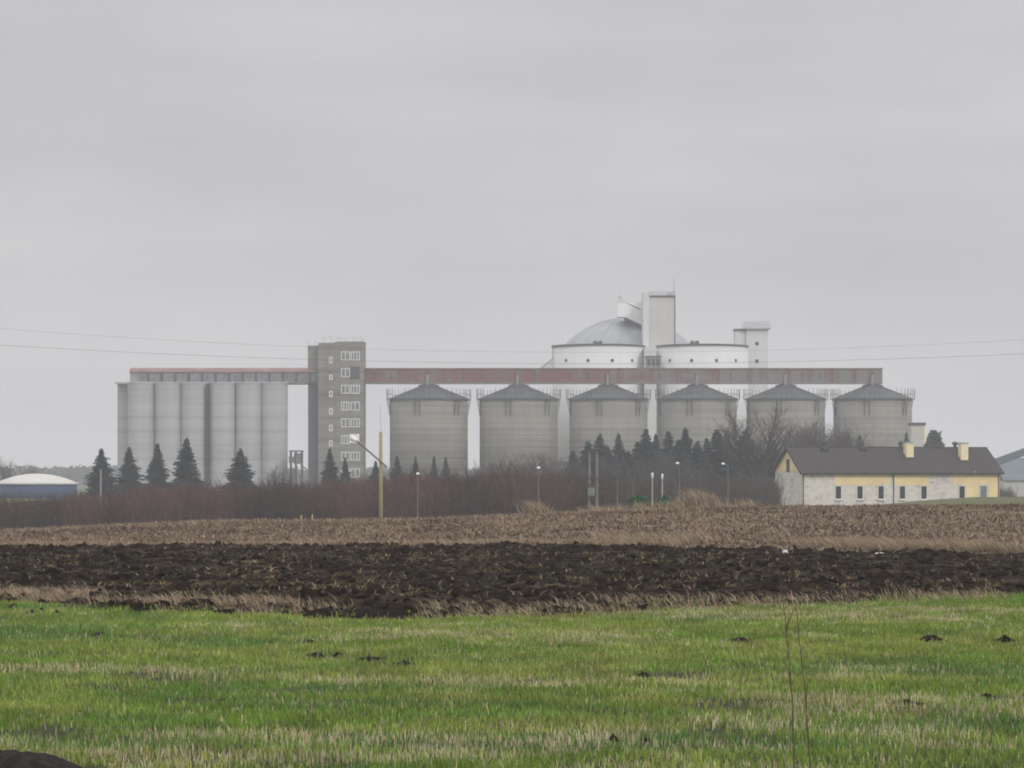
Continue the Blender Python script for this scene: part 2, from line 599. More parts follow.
def blades(x, y, z, h, w, lean, lean_dir, col_base, col_tip):
    """each blade a bent strip: 5 vertices, 1 quad + 1 tri as 3 triangles"""
    n = len(x)
    a = rng.uniform(0, math.pi, n)
    dx, dy = np.cos(a) * w * 0.5, np.sin(a) * w * 0.5
    lx, ly = np.cos(lean_dir) * lean * h, np.sin(lean_dir) * lean * h
    P = np.zeros((n, 5, 3))
    P[:, 0] = np.stack([x - dx, y - dy, z - 0.02], 1)
    P[:, 1] = np.stack([x + dx, y + dy, z - 0.02], 1)
    P[:, 2] = np.stack([x - dx * 0.8 + lx * 0.35, y - dy * 0.8 + ly * 0.35, z + h * 0.6], 1)
    P[:, 3] = np.stack([x + dx * 0.8 + lx * 0.35, y + dy * 0.8 + ly * 0.35, z + h * 0.6], 1)
    P[:, 4] = np.stack([x + lx, y + ly, z + h], 1)
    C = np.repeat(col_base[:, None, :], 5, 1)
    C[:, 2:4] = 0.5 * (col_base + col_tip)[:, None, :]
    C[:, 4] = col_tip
    i = np.arange(n)[:, None] * 5
    Ft = np.concatenate([i + np.array([[0, 1, 3]]), i + np.array([[0, 3, 2]]), i + np.array([[2, 3, 4]])], 0)
    return P.reshape(-1, 3), Ft, C.reshape(-1, 3)


def jitter(col, n, amt):
    return np.clip(col * (1 + amt * rng.normal(0, 1, (n, 1))) * (1 + 0.4 * amt * rng.normal(0, 1, (n, 3))), 0.004, 0.9)


def straw_mask(x, y):
    """streaks of old stubble lying across the green field"""
    a = 0.72 * fbm(x * 0.20 + 3, y * 0.45, 4, 201) + 0.28 * fbm(x * 1.5, y * 1.3, 3, 206)
    bnd = np.exp(-((y - (40.6 + 0.6 * np.sin(x * 0.35))) / 1.3) ** 2) * 0.26 * sstep(-7, -5, x) * sstep(1.8, 0.2, x) + np.exp(-((y - (38.4 + 0.3 * np.sin(x))) / 0.9) ** 2) * 0.2 * sstep(-1.5, 0.5, x) * sstep(4.2, 3, x) + np.exp(-((y - (24.0 + 0.6 * np.sin(x * 0.8))) / 1.7) ** 2) * 0.07 * sstep(1.5, -1, x)
    lf = np.exp(-((y - (23.0)) / 1.5) ** 2) * 0.05 * sstep(0.5, -2.5, x)
    return sstep(0.53, 0.645, a + bnd + lf) * (0.25 + 0.75 * sstep(0.38, 0.58, fbm(x * 0.9 + 7, y * 1.4, 3, 209)))


n = 560000
x, y = fan_points(n, 15.0, 58.5)
keep = y < bound1(x, y) + 0.5 * rng.uniform(-1, 1, n)
bare = fbm(x * 0.5, y * 0.7, 4, 231)
keep &= ~((y < 22.0) & (x < wx(95, 21.0)))
for hp in HEAPS:
    hy = F * CAM / (hp[1] - HOR)
    hx, hw = wx(hp[0], hy), hp[2] / F * hy * 0.55
    keep &= ~(((x - hx) ** 2 + ((y - hy) / 1.3) ** 2 < hw * hw * rng.uniform(0.5, 1.5, n)) | ((np.abs(x - hx) < hw * .9) & (y < hy) & (y > hy - 0.9) & (rng.uniform(0, 1, n) < .75)))
keep &= ~((bare > 0.70) & (rng.uniform(0, 1, n) < 0.75))
x, y, bare = x[keep], y[keep], bare[keep]
n = len(x)
z = zfield(x, y)
sm = straw_mask(x, y)
blue = sstep(0.5, 0.72, fbm(x * 0.3, y * 0.55, 4, 251)) * 0.75
isst = rng.uniform(0, 1, n) < (0.055 + 0.47 * sm)
tuft = fbm(x * 3.5, y * 3.5, 3, 261)
hh = np.where(isst, rng.uniform(0.035, 0.095, n), rng.uniform(0.03, 0.085, n) * (0.5 + 1.0 * tuft))
ww = np.where(isst, rng.uniform(0.005, 0.010, n), rng.uniform(0.006, 0.012, n)) * (0.75 + y / 60)
g1 = np.array([0.190, 0.300, 0.050])
g2 = np.array([0.120, 0.240, 0.062])
g3 = np.array([0.290, 0.345, 0.082])
yel = sstep(0.36, 0.66, 0.55 * fbm(x * 0.35, y * 0.6, 3, 271) + 0.45 * fbm(x * 1.7, y * 1.2, 3, 273))[:, None]
cg = g1 * (1 - yel) + g3 * yel
cg = cg * (1 - blue[:, None]) + g2 * blue[:, None]
cs = np.array([0.64, 0.57, 0.36]) * (1 - 0.3 * rng.uniform(0, 1, (n, 1)))
cb = np.where(isst[:, None], cs, cg)
cb = cb * (0.62 + 0.76 * fbm(x * 2.2, y * 1.6, 3, 277))[:, None]
cb = jitter(cb, n, 0.17)
lean = np.where(isst, rng.uniform(0, 0.45, n), rng.uniform(0.1, 1.0, n))
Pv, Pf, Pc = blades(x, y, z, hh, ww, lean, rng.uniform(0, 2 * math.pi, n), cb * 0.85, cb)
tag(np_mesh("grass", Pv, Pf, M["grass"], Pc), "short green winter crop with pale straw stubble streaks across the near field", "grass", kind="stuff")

# tan dry grass: strip on the field edge, along the stubble edge, on the crest
xs_, ys_, hs_, ld_ = [], [], [], []


def dry(n, fx, fy, h0, h1, mask=None):
    x = fx(n)
    y = fy(n, x)
    if mask is not None:
        k = rng.uniform(0, 1, n) < mask(x, y)
        x, y = x[k], y[k]
    xs_.append(x)
    ys_.append(y)
    hs_.append(rng.uniform(h0, h1, len(x)))


dry(11000, lambda n: rng.uniform(-12.5, -2.6, n), lambda n, x: np.interp(x, B1X, B1Y) + 1.6 + rng.normal(0, 1.0, n), 0.05, 0.20,
    lambda x, y: sstep(0.44, 0.60, fbm(x * 1.3, y * 0.9, 3, 301)) * sstep(-2.2, -4.5, x))
dry(2500, lambda n: rng.uniform(-1.5, 9, n), lambda n, x: np.interp(x, B1X, B1Y) + rng.normal(0.4, 0.7, n), 0.06, 0.2)
dry(30000, lambda n: rng.uniform(1, 20, n), lambda n, x: np.interp(x, B2X, B2Y) + 2.5 + np.abs(rng.normal(0, 2.6, n)), 0.12, 0.42,
    lambda x, y: sstep(2.0, 6, x) * sstep(0.28, 0.5, fbm(x * 0.4, y * 0.2, 3, 311)))
dry(9000, lambda n: rng.uniform(-20, 4, n), lambda n, x: np.interp(x, B2X, B2Y) + 1.0 + np.abs(rng.normal(0, 1.2, n)), 0.08, 0.26)
# crest
dry(2200, lambda n: rng.uniform(-2, 13, n), lambda n, x: rng.normal(147, 3, n), 0.10, 0.42,
    lambda x, y: sstep(0.46, 0.62, fbm(x * 0.8, y * 0.06, 3, 321)) * sstep(-1.5, 2.5, x) * sstep(12.5, 10, x))
for cx, cn, hmax in ((1.3, 260, 0.95), (4.2, 90, 0.5), (7.9, 90, 0.6), (9.5, 300, 1.15), (10.2, 200, 0.95), (12.0, 140, 0.6), (5.5, 90, 0.5), (6.7, 120, 0.65), (8.6, 120, .7)):
    xs_.append(rng.normal(cx, 0.30, cn))
    ys_.append(rng.normal(147, 0.7, cn))
    hs_.append(rng.uniform(0.45, 1.0, cn) * hmax)
dry(7000, lambda n: rng.uniform(-27, 12, n), lambda n, x: rng.uniform(140, 152, n), 0.05, 0.24)
x = np.concatenate(xs_); y = np.concatenate(ys_); h = np.concatenate(hs_)
n = len(x)
z = zfield(x, y)
c = np.where(rng.uniform(0, 1, (n, 1)) < 0.55, np.array([[0.40, 0.32, 0.215]]), np.array([[0.25, 0.195, 0.135]]))
c = jitter(c, n, 0.18)
far = y > 110
Pv, Pf, Pc = blades(x, y, z, h, np.where(far, 0.020, 0.014) * (0.6 + 0.4 * y / 60), np.where(far, rng.uniform(0.3, 1.2, n), rng.uniform(0.4, 1.6, n)), rng.normal(math.pi * 0.95, 0.7, n), c * 0.8, c)
tag(np_mesh("dry_grass", Pv, Pf, M["strawmat"], Pc), "tan dry grass lining the field edges and tufted along the crest", "dry grass", kind="stuff")

# chopped stalks standing and lying on the brown stubble
n = 90000
x, y = fan_points(n, 84, 150, 4, 0.19)
k = (y > bound2(x, y) - 1.0 * rng.uniform(0, 1, n) ** 3)
x, y = x[k], y[k]
n = len(x)
z = zfield(x, y)
cl = fbm(x * 1.1, y * 0.8, 4, 401)
pick = rng.uniform(0, 1, n)
k2 = fbm(x * 0.35, y * 0.12, 4, 405)
pick = pick + 0.9 * (k2 - 0.5)
c = np.where((pick < 0.36)[:, None], np.array([[0.275, 0.215, 0.142]]), np.where((pick < 0.74)[:, None], np.array([[0.168, 0.123, 0.085]]), np.array([[0.08, 0.053, 0.043]])))
c = c * (0.5 + 1.0 * cl[:, None])
c = jitter(c, n, 0.15)
Pv, Pf, Pc = blades(x, y, z, rng.uniform(0.03, 0.17, n) * (0.5 + cl), rng.uniform(0.03, 0.08, n), rng.uniform(0, 2.0, n), rng.uniform(0, 6.28, n), c * 0.85, c)
tag(np_mesh("stubble_straw", Pv, Pf, M["strawmat"], Pc), "broken brown maize stalks littering the stubble field", "stubble", kind="stuff")

# straw remains and crumbs in the ploughed strip
n = 42000
x, y = fan_points(n, 46, 99, 3, 0.19)
k = (y > bound1(x, y)) & (y < bound2(x, y) + 0.5) & (rng.uniform(0, 1, n) < sstep(0.48, 0.66, fbm(x * 0.34, y * 0.8, 4, 421)) + 0.04)
x, y = x[k], y[k]
n = len(x)
z = zfield(x, y)
c = np.where(rng.uniform(0, 1, (n, 1)) < 0.65, np.array([[0.24, 0.19, 0.11]]), np.array([[0.10, 0.11, 0.045]]))
c = jitter(c, n, 0.2)
Pv, Pf, Pc = blades(x, y, z, rng.uniform(0.03, 0.11, n), rng.uniform(0.015, 0.045, n), rng.uniform(0.8, 2.6, n), rng.uniform(0, 6.28, n), c * 0.85, c)
tag(np_mesh("straw_litter", Pv, Pf, M["strawmat"], Pc), "bits of old straw turned up in the dark ploughed strip", "straw", kind="stuff")

OCT_F = np.array([[0, 2, 4], [2, 1, 4], [1, 3, 4], [3, 0, 4], [2, 0, 5], [1, 2, 5], [3, 1, 5], [0, 3, 5]])


def lumps(x, y, z, r, flat, seedcol):
    n = len(x)
    base = np.array([[1, 0, 0], [-1, 0, 0], [0, 1, 0], [0, -1, 0], [0, 0, 1], [0, 0, -1]], float)
    # twice subdivided octahedron, jittered
    v, f = base, OCT_F
    for _ in range(1):
        mid = {}
        vl = [tuple(p) for p in v]
        nf = []

        def m2(a, b_):
            k_ = (min(a, b_), max(a, b_))
            if k_ not in mid:
                p = np.array(vl[a]) + np.array(vl[b_])
                vl.append(tuple(p / np.linalg.norm(p)))
                mid[k_] = len(vl) - 1
            return mid[k_]
        for a, b_, c_ in f:
            ab, bc, ca = m2(a, b_), m2(b_, c_), m2(c_, a)
            nf += [(a, ab, ca), (ab, b_, bc), (ca, bc, c_), (ab, bc, ca)]
        v, f = np.array(vl), np.array(nf)
    kv = len(v)
    J = 1 + 0.38 * rng.normal(0, 1, (n, kv, 1))
    S = np.stack([r * rng.uniform(0.8, 1.5, n), r * rng.uniform(0.8, 1.3, n), r * flat], 1)
    P = v[None] * J * S[:, None, :] + np.stack([x, y, z], 1)[:, None, :]
    Ff = f[None] + (np.arange(n) * kv)[:, None, None]
    C = np.repeat(seedcol[:, None, :], kv, 1)
    return P.reshape(-1, 3), Ff.reshape(-1, 3), C.reshape(-1, 3)


n = 20000
x, y = fan_points(n, 46, 99, 3, 0.19)
k = (y > bound1(x, y) - 0.3) & (y < bound2(x, y) + 0.4)
x, y = x[k], y[k]
n = len(x)
z = zfield(x, y)
r = 0.025 + 0.10 * rng.uniform(0, 1, n) ** 4
c = np.repeat(np.array([[0.0135, 0.0092, 0.0062]]), n, 0) * rng.uniform(0.6, 1.7, (n, 1))
lv, lf, lc = lumps(x, y, z, r, rng.uniform(0.6, 1.0, n), c)
tag(np_mesh("soil_clods", lv, lf, M["clods"], lc), "loose dark clods strewn over the ploughed strip", "soil clods", kind="stuff")


# ------------------------------------------------------------------ soil heaps in the green field
def heap(px, py, wpx, hpx, label, group=None, seed=0, spike=0):
    Y = F * CAM / (py - HOR)
    X = wx(px, Y)
    z0 = float(zfield([X], [Y])[0])
    w = 1.15 * wpx / F * Y
    hgt_ = 0.62 * hpx / F * Y
    rr = np.random.default_rng(500 + seed)
    mb = MB((X, Y, z0))
    parts = max(4, int(wpx / 3))
    k = 11
    nr = 9
    vs, fs = [], []
    for j in range(nr):
        t = j / (nr - 1)
        for i in range(k):
            a = 2 * math.pi * i / k
            rad = (1 - t) * 0.5 + 0.02
            jx = 1 + 0.20 * rr.normal()
            zz = hgt_ * (t ** 0.8) * (1 + 0.16 * rr.normal() * (1 if t > 0 else 0)) - (0.03 if j == 0 else 0)
            vs.append((X + w * rad * math.cos(a) * jx + 0.08 * w * rr.normal() * t, Y + w * 0.7 * rad * math.sin(a) * jx, z0 + zz))
    for j in range(nr - 1):
        for i in range(k):
            fs.append((j * k + i, j * k + (i + 1) % k, (j + 1) * k + (i + 1) % k, (j + 1) * k + i))
    fs.append(tuple((nr - 1) * k + i for i in range(k)))
    mb.add(vs, fs)
    o = mb.build("soil_heap", M["soil_lump"], None, True)
    tag(o, label, "soil heap", group)
    return o


GH = "dark soil heaps thrown up in the green field"
for px, py, w_, h_, lab, k in HEAPS:
    heap(px, py, w_, h_, lab, GH, k)

# dark furrow bank at the bottom corner
Yb = 21.8
mb = MB((wx(20, Yb), Yb, H(wx(20, Yb), Yb)))
rr = np.random.default_rng(77)
nxs, nys = 150, 46
X0, X1 = wx(-160, Yb), wx(102, Yb)
vs = []
for j in range(nys):
    for i in range(nxs):
        u, v_ = i / (nxs - 1), j / (nys - 1)
        xx = X0 + (X1 - X0) * u
        yy = 19.2 + 3.1 * v_
        env = (math.sin(math.pi * v_) ** 0.7) * (0.5 + 0.5 * min(1, (1 - u) * 2.0)) * min(1, (1 - u) * 6)
        nz = float(fbm(xx * 3.0, yy * 3.0, 5, 88)) - .5
        n3 = float(vnoise(xx * 17.0, yy * 17.0, 89)) - .5
        vs.append((xx + .03 * n3, yy, H(xx, yy) - 0.05 + env * (0.36 + 0.22 * nz + 0.05 * n3)))
mb.add(vs, [(j * nxs + i, j * nxs + i + 1, (j + 1) * nxs + i + 1, (j + 1) * nxs + i) for j in range(nys - 1) for i in range(nxs - 1)])
tag(mb.build("soil_bank", M["soil_lump"], None, True), "long dark bank of turned earth at the nearest corner of the green field", "soil bank")

# white scraps in the ploughed strip
for px, py, w, lab in ((880, 557, 13, "longer white scrap lying on the dark ploughed strip below the tan grass"), (785, 554, 7, "shorter white scrap half buried at the far edge of the ploughed strip")):
    Y = F * CAM / (py + 2 - HOR)
    X = wx(px, Y)
    z0 = float(zfield([X], [Y])[0])
    wm = w / F * Y
    z0 += 0.07
    mb = MB((X, Y, z0))
    rr = np.random.default_rng(px)
    k = 9
    ring = [(X + .5 * wm * math.cos(q * 2 * math.pi / k) * rr.uniform(.7, 1.1), Y + .12 * math.sin(q * 2 * math.pi / k) * rr.uniform(.7, 1.2)) for q in range(k)]
    lo_ = [(a_, b_, z0 - .06) for a_, b_ in ring]
    hi_ = [(X + (a_ - X) * .85, Y + (b_ - Y) * .85, z0 + rr.uniform(.01, .07)) for a_, b_ in ring]
    mb.add(lo_ + hi_ + [(X, Y, z0 + .06)], [(q, (q + 1) % k, k + (q + 1) % k, k + q) for q in range(k)] + [(k + q, k + (q + 1) % k, 2 * k) for q in range(k)])
    tag(mb.build("white_scrap", M["plastic"], None, True), lab, "scrap", "white scraps on the ploughed soil")

# ------------------------------------------------------------------ tall bare weed stems near the camera
Yw = 15.0
Xw = wx(800, Yw)
zb = H(Xw, Yw)
t = thing("bare_sapling", "pair of tall thin bare weed stems standing in the nearest grass", "sapling", (Xw, Yw, zb))


def stem_path(pts, r0, r1, mb):
    for i in range(len(pts) - 1):
        a_ = r0 + (r1 - r0) * i / (len(pts) - 1)
        b_ = r0 + (r1 - r0) * (i + 1) / (len(pts) - 1)
        mb.tube(pts[i], pts[i + 1], a_, b_, 5)


for pts_px, sd in (([(812, 900), (811, 768), (806, 690), (800, 640), (797, 600)], 1), ([(797, 900), (796, 768), (794, 700), (790, 650), (787, 618), (781, 575)], 2)):
    mb = MB((Xw, Yw, zb))
    pts = [(wx(p, Yw), Yw + 0.05 * sd, max(wz(q, Yw), zb - 0.02)) for p, q in pts_px]
    stem_path(pts, 0.0055, 0.0015, mb)
    rr = np.random.default_rng(sd)
    for q in range(14):
        i = rr.integers(1, len(pts) - 1)
        f_ = rr.uniform()
        p = Vector(pts[i]).lerp(Vector(pts[i + 1]), f_)
        d = Vector((rr.uniform(-1, 1) * 0.5, rr.uniform(-1, 1) * 0.5, 1)).normalized()
        mb.tube(p, p + d * rr.uniform(0.05, 0.14), 0.0018, 0.0008, 4)
    mb.build("stem", M["twig"], t)

# ------------------------------------------------------------------ grain silos in a row
Ys = 665.0
S = Ys / F
GZ = H(wx(600, Ys), Ys)
SR = 39.0 * S
z_eave = wz(398.4, Ys - SR)
z_cap = wz(385.2, Ys)
silo_px = [428.8, 518.6, 608.4, 697.6, 785.8, 872.6]
silo_lab = ["round banded concrete silo standing next to the grey tower",
            "round banded concrete silo, second along the row from the grey tower",
            "round banded concrete silo, third from the grey tower, below the left white drum wall",
            "round banded concrete silo, fourth from the grey tower, spruces at its foot",
            "round banded concrete silo behind the big bare tree, fifth in the row",
            "round banded concrete silo at the free end of the row, above the cottage roof"]
silo_lab[2] = "round banded concrete silo, third from the grey tower, under the metal dome"
X0 = wx(silo_px[0], Ys)
base = (X0, Ys, GZ)
proto = thing("grain_silo", silo_lab[0], "silo", base, "round concrete silos in a row")
mb = MB(base)
mb.lathe(X0, Ys, [(SR, GZ - 0.5), (SR, z_eave)], 96)
mb.build("wall", M["silo_concrete"], proto, True)
mb = MB(base)
rc = 9.3 * S
mb.lathe(X0, Ys, [(SR + 0.25, z_eave - 0.25), (SR + 0.3, z_eave + 0.12), (rc, z_cap - 0.35), (rc, z_cap - 0.3)], 96)
nr = 32
for i in range(nr):
    a = 2 * math.pi * i / nr
    mb.tube((X0 + (SR + .2) * math.cos(a), Ys + (SR + .2) * math.sin(a), z_eave + 0.16), (X0 + rc * math.cos(a), Ys + rc * math.sin(a), z_cap - 0.3), 0.05, 0.05, 4)
mb.build("roof", M["silo_roof"], proto)
mb = MB(base)
mb.lathe(X0, Ys, [(rc + 0.25, z_cap - 0.45), (rc + 0.25, z_cap - 0.05), (rc * 0.6, z_cap + 0.25)], 40)
mb.build("roof_cap", M["dark_steel"], proto)
mb = MB(base)
mb.tube((X0 - 0.3, Ys - 2.0, z_cap - 0.1), (X0 - 0.3, Ys - 2.0, wz(375, Ys)), 0.34, 0.34, 12)
mb.build("inlet_pipe", M["gallery_grey"], proto)
for k in range(6):
    a = math.radians(-90 + 15 * -1 + 60 * k)
    ca, sa = math.cos(a), math.sin(a)

    def R_(r, tt, z):
        return (X0 + r * ca - tt * sa, Ys + r * sa + tt * ca, z)
    mb = MB(base)
    hw = 0.55
    pl = [R_(SR + 0.02, -hw, z_eave - 0.1), R_(SR + 0.85, -hw, z_eave - 0.1), R_(SR + 0.85, hw, z_eave - 0.1), R_(SR + 0.02, hw, z_eave - 0.1)]
    pu = [(q[0], q[1], q[2] + 0.12) for q in pl]
    mb.add(pl + pu, [(0, 3, 2, 1), (4, 5, 6, 7), (0, 1, 5, 4), (1, 2, 6, 5), (2, 3, 7, 6), (3, 0, 4, 7)])
    for tt in (-hw, hw):
        mb.tube(R_(SR + 0.8, tt, z_eave - 0.1), R_(SR + 0.06, tt, z_eave - 3.9), 0.075, 0.075, 5)
        mb.tube(R_(SR + 0.10, tt, z_eave - 0.1), R_(SR + 0.10, tt, z_eave - 3.9), 0.075, 0.075, 5)
        mb.tube(R_(SR + 0.06, tt, z_eave - 2.2), R_(SR + 0.42, tt, z_eave - 2.2), 0.05, 0.05, 5)
    br_ = mb.build("bracket", M["dark_steel"], proto)
    mb = MB(base)
    for tt in (-hw - 2.4, -hw - 1.2, -hw, hw, hw + 1.2, hw + 2.4):
        da = tt / (SR + 0.7)
        aa = a + da
        p = (X0 + (SR + 0.7) * math.cos(aa), Ys + (SR + 0.7) * math.sin(aa))
        mb.tube((p[0], p[1], z_eave - 0.05), (p[0], p[1], z_eave + 2.4), 0.055, 0.055, 5)
    last = None
    for q in range(9):
        aa = a + (-hw - 2.4 + (2 * hw + 4.8) * q / 8) / (SR + 0.7)
        p = (X0 + (SR + 0.7) * math.cos(aa), Ys + (SR + 0.7) * math.sin(aa))
        if last:
            for zz in (0.0, 1.15):
                mb.tube((last[0], last[1], z_eave + zz), (p[0], p[1], z_eave + zz), 0.05, 0.05, 4)
        last = p
    mb.build("railing", M["dark_steel"], proto)
for px, lab in zip(silo_px[1:], silo_lab[1:]):
    c = copy_tree(proto)
    c.location = (wx(px, Ys), Ys, GZ)
    c["label"] = lab

# ------------------------------------------------------------------ conveyor gallery over the silos
gx0, gx1 = wx(365.3, Ys), wx(881.5, Ys)
zt, zbm = wz(368.3, Ys), wz(384.0, Ys)
base = (gx0, Ys, zbm)
gal = thing("conveyor_gallery", "long faded red and grey conveyor gallery running over the round silos", "conveyor gallery", base)
mb = MB(base)
mb.box(gx0, gx1, Ys - 1.6, Ys + 1.6, zbm + 0.25, zt - 0.2)
mb.build("cladding", M["gallery"], gal)
mb = MB(base)
mb.box(gx0 - 0.05, gx1 + 0.15, Ys - 1.85, Ys + 1.85, zt - 0.2, zt)
mb.build("roof", M["red_roof"], gal)
mb = MB(base)
mb.box(gx0, gx1 + 0.05, Ys - 1.75, Ys + 1.75, zbm, zbm + 0.25)
mb.build("floor_edge", M["steel"], gal)
k = 0
px = 374.0
while px < 878:
    X = wx(px, Ys)
    w = 0.3 if px > 600 or k % 3 else 0.7
    mb = MB(base)
    mb.box(X - w / 2, X + w / 2, Ys - 1.66, Ys - 1.605, wz(380, Ys), wz(372.5, Ys))
    mb.build("window", M["louvre"], gal)
    px += 17.8
    k += 1
# drive house on the gallery
mb = MB(base)
mb.box(wx(645.5, Ys), wx(660.5, Ys), Ys - 1.7, Ys + 1.5, zt + 0.003, wz(357.3, Ys))
dh = mb.build("drive_house", M["gallery_grey"], gal)
mb = MB(base)
mb.box(wx(645, Ys), wx(661, Ys), Ys - 1.9, Ys + 1.7, wz(357.3, Ys), wz(356.3, Ys))
mb.build("roof", M["dark_steel"], dh)
for q in range(3):
    mb = MB(base)
    mb.box(wx(647 + 4.5 * q, Ys), wx(650 + 4.5 * q, Ys), Ys - 1.76, Ys - 1.702, zt + 0.5, wz(359.5, Ys))
    mb.build("louvre", M["louvre"], dh)
# little stair at its side (lattice)
mb = MB(base)
ax, bx_ = wx(541, Ys), wx(553, Ys)
z0s, z1s = zt, wz(358.5, Ys)
for yy in (Ys - 0.5, Ys + 0.5):
    mb.tube((ax, yy, z0s + .1), (bx_, yy, z1s), 0.09, 0.09, 5)
    mb.tube((bx_, yy, z0s), (bx_, yy, z1s + 3.4), 0.09, 0.06, 5)
    for q in range(1, 6):
        xx = ax + (bx_ - ax) * q / 6
        mb.tube((xx, yy, z0s), (xx, yy, z0s + (z1s - z0s) * q / 6), 0.07, 0.07, 4)
for q in range(7):
    xx = ax + (bx_ - ax) * q / 6
    zz = z0s + 0.1 + (z1s - z0s) * q / 6
    mb.tube((xx, Ys - .5, zz), (xx, Ys + .5, zz), 0.08, 0.08, 4)
mb.build("access_stair", M["steel"], gal)

# ------------------------------------------------------------------ block of joined silo cells on the left
CR = 13.35 * S
front = [142.5, 169.3, 195.3, 223.3, 250.0, 275.2]
back = [129.6, 156.0, 182.0, 209.6, 236.3, 262.0]
bx0, bx1 = wx(116, Ys), wx(288.5, Ys)
base = (wx(202, Ys), Ys, GZ)
blk = thing("silo_block", "pale block of joined tall concrete cells under a long red roofed gallery", "silo block", base)
zc = wz(384.2, Ys)
for row, cy in ((front, Ys - CR), (back, Ys + 1.55 * CR - CR)):
    for px in row:
        mb = MB(base)
        mb.lathe(wx(px, Ys), cy + CR * 0.2, [(CR, GZ - 0.5), (CR, zc - 0.02 - 0.002 * (px % 7)), (CR + .12, zc - 0.01), (CR + .12, zc + 0.35 + 0.002 * (px % 7))], 40)
        mb.build("cell", M["cell_concrete"], blk)
mb = MB(base)
mb.box(wx(116.5, Ys), wx(209.0, Ys), Ys - 0.9 * CR, Ys + 1.2 * CR, zc, zc + 0.45)
mb.box(wx(209.6, Ys), wx(288.5, Ys), Ys - 0.9 * CR, Ys + 1.7 * CR, zc, zc + 0.45)
mb.build("roof_slab", M["cell_concrete"], blk)
mb = MB(base)
mb.box(wx(208.6, Ys), wx(210.2, Ys), Ys - 1.72 * CR, Ys - 0.6 * CR, GZ, zc - 0.05)
mb.build("joint_strip", M["gutter"], blk)
# the gallery on top of the cells
gy0, gy1 = Ys - 2.2, Ys + 2.2
base = (wx(131, Ys), Ys, zc + 0.45)
g2_ = thing("roof_gallery", "red roofed windowed gallery on top of the pale joined cells", "conveyor gallery", base)
za, zt2 = zc + 0.453, wz(372.6, Ys)
mb = MB(base)
mb.box(wx(131.2, Ys), wx(319.4, Ys), gy0, gy1, za, zt2)
mb.build("wall", M["gallery_grey"], g2_)
mb = MB(base)
ov = 0.35
poly = [(gy0 - ov, zt2), (gy0 - ov, zt2 + 0.15), (Ys, wz(368.0, Ys)), (gy1 + ov, zt2 + 0.15), (gy1 + ov, zt2)]
xa, xb = wx(130.4, Ys), wx(319.4, Ys)
nn_ = len(poly)
mb.add([(xa, y_, z_) for y_, z_ in poly] + [(xb, y_, z_) for y_, z_ in poly],
       [tuple(range(nn_ - 1, -1, -1)), tuple(range(nn_, 2 * nn_))] + [(i, (i + 1) % nn_, (i + 1) % nn_ + nn_, i + nn_) for i in range(nn_)])
mb.build("roof", M["red_roof"], g2_)
px = 136.5
while px < 314:
    mb = MB(base)
    mb.box(wx(px + 13.2, Ys) - 0.36, wx(px + 13.2, Ys) + 0.36, gy0 - 0.12, gy0 - 0.003, za, zt2 - 0.25)
    mb.build("pilaster", M["dark_steel"], g2_)
    mb = MB(base)
    mb.box(wx(px + 2.5, Ys), wx(px + 11, Ys), gy0 - 0.06, gy0 - 0.004, wz(381, Ys), wz(375.0, Ys))
    mb.build("window", M["pale_glass"], g2_)
    px += 13.4
mb = MB(base)
mb.box(wx(289, Ys), wx(308.0, Ys), gy0 - 0.05, gy1 + 0.05, za - 0.5, za - 0.003)
mb.build("floor_edge", M["steel"], g2_)

# ------------------------------------------------------------------ grey tower
tx0, tx1 = wx(319.6, Ys), wx(364.8, Ys)
ax0 = wx(308.2, Ys)
ty0, ty1 = Ys - 4.5, Ys + 4.5
ztop = wz(343.6, Ys)
base = ((ax0 + tx1) / 2, Ys, GZ)
tw = thing("headhouse_tower", "grey concrete tower of many storeys with columns of white framed windows", "tower", base)
mb = MB(base)
mb.box(tx0, tx1, ty0, ty1, GZ - 0.5, ztop)
mb.build("main_shaft", M["tower_concrete"], tw)
mb = MB(base)
mb.box(ax0, tx0 - 0.01, ty0 + 3.1, ty1 - 0.5, za - 0.5, wz(345.8, Ys))
mb.build("side_shaft", M["tower_concrete"], tw)
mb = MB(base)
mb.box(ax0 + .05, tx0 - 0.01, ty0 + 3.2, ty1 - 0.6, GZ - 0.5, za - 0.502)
mb.build("lower_side_shaft", M["lower_shaft"], tw)  # side shaft below the gallery floor, darker and bluer than above
mb = MB(base)
mb.box(wx(336, Ys), tx1 + 0.08, ty0 - 0.08, ty1 + 0.1, ztop, ztop + 0.25)
mb.build("parapet", M["tower_concrete"], tw)
mb = MB(base)
for yy in (ty0 + .2, ty1 - .2):
    xx = ax0 + .1
    zb_ = wz(345.8, Ys)
    while xx < tx1:
        zq = zb_ if xx < tx0 else ztop
        mb.tube((xx, yy + (1.3 if xx < tx0 and yy < Ys else 0) - (.5 if xx < tx0 and yy > Ys else 0), zq), (xx, yy + (1.3 if xx < tx0 and yy < Ys else 0) - (.5 if xx < tx0 and yy > Ys else 0), zq + 1.35), 0.05, 0.05, 4)
        xx += 1.75
    for q in (1.3,):
        mb.tube((tx0, yy, ztop + q), (tx1, yy, ztop + q), 0.03, 0.03, 4)
mb.build("roof_railing", M["galv"], tw)


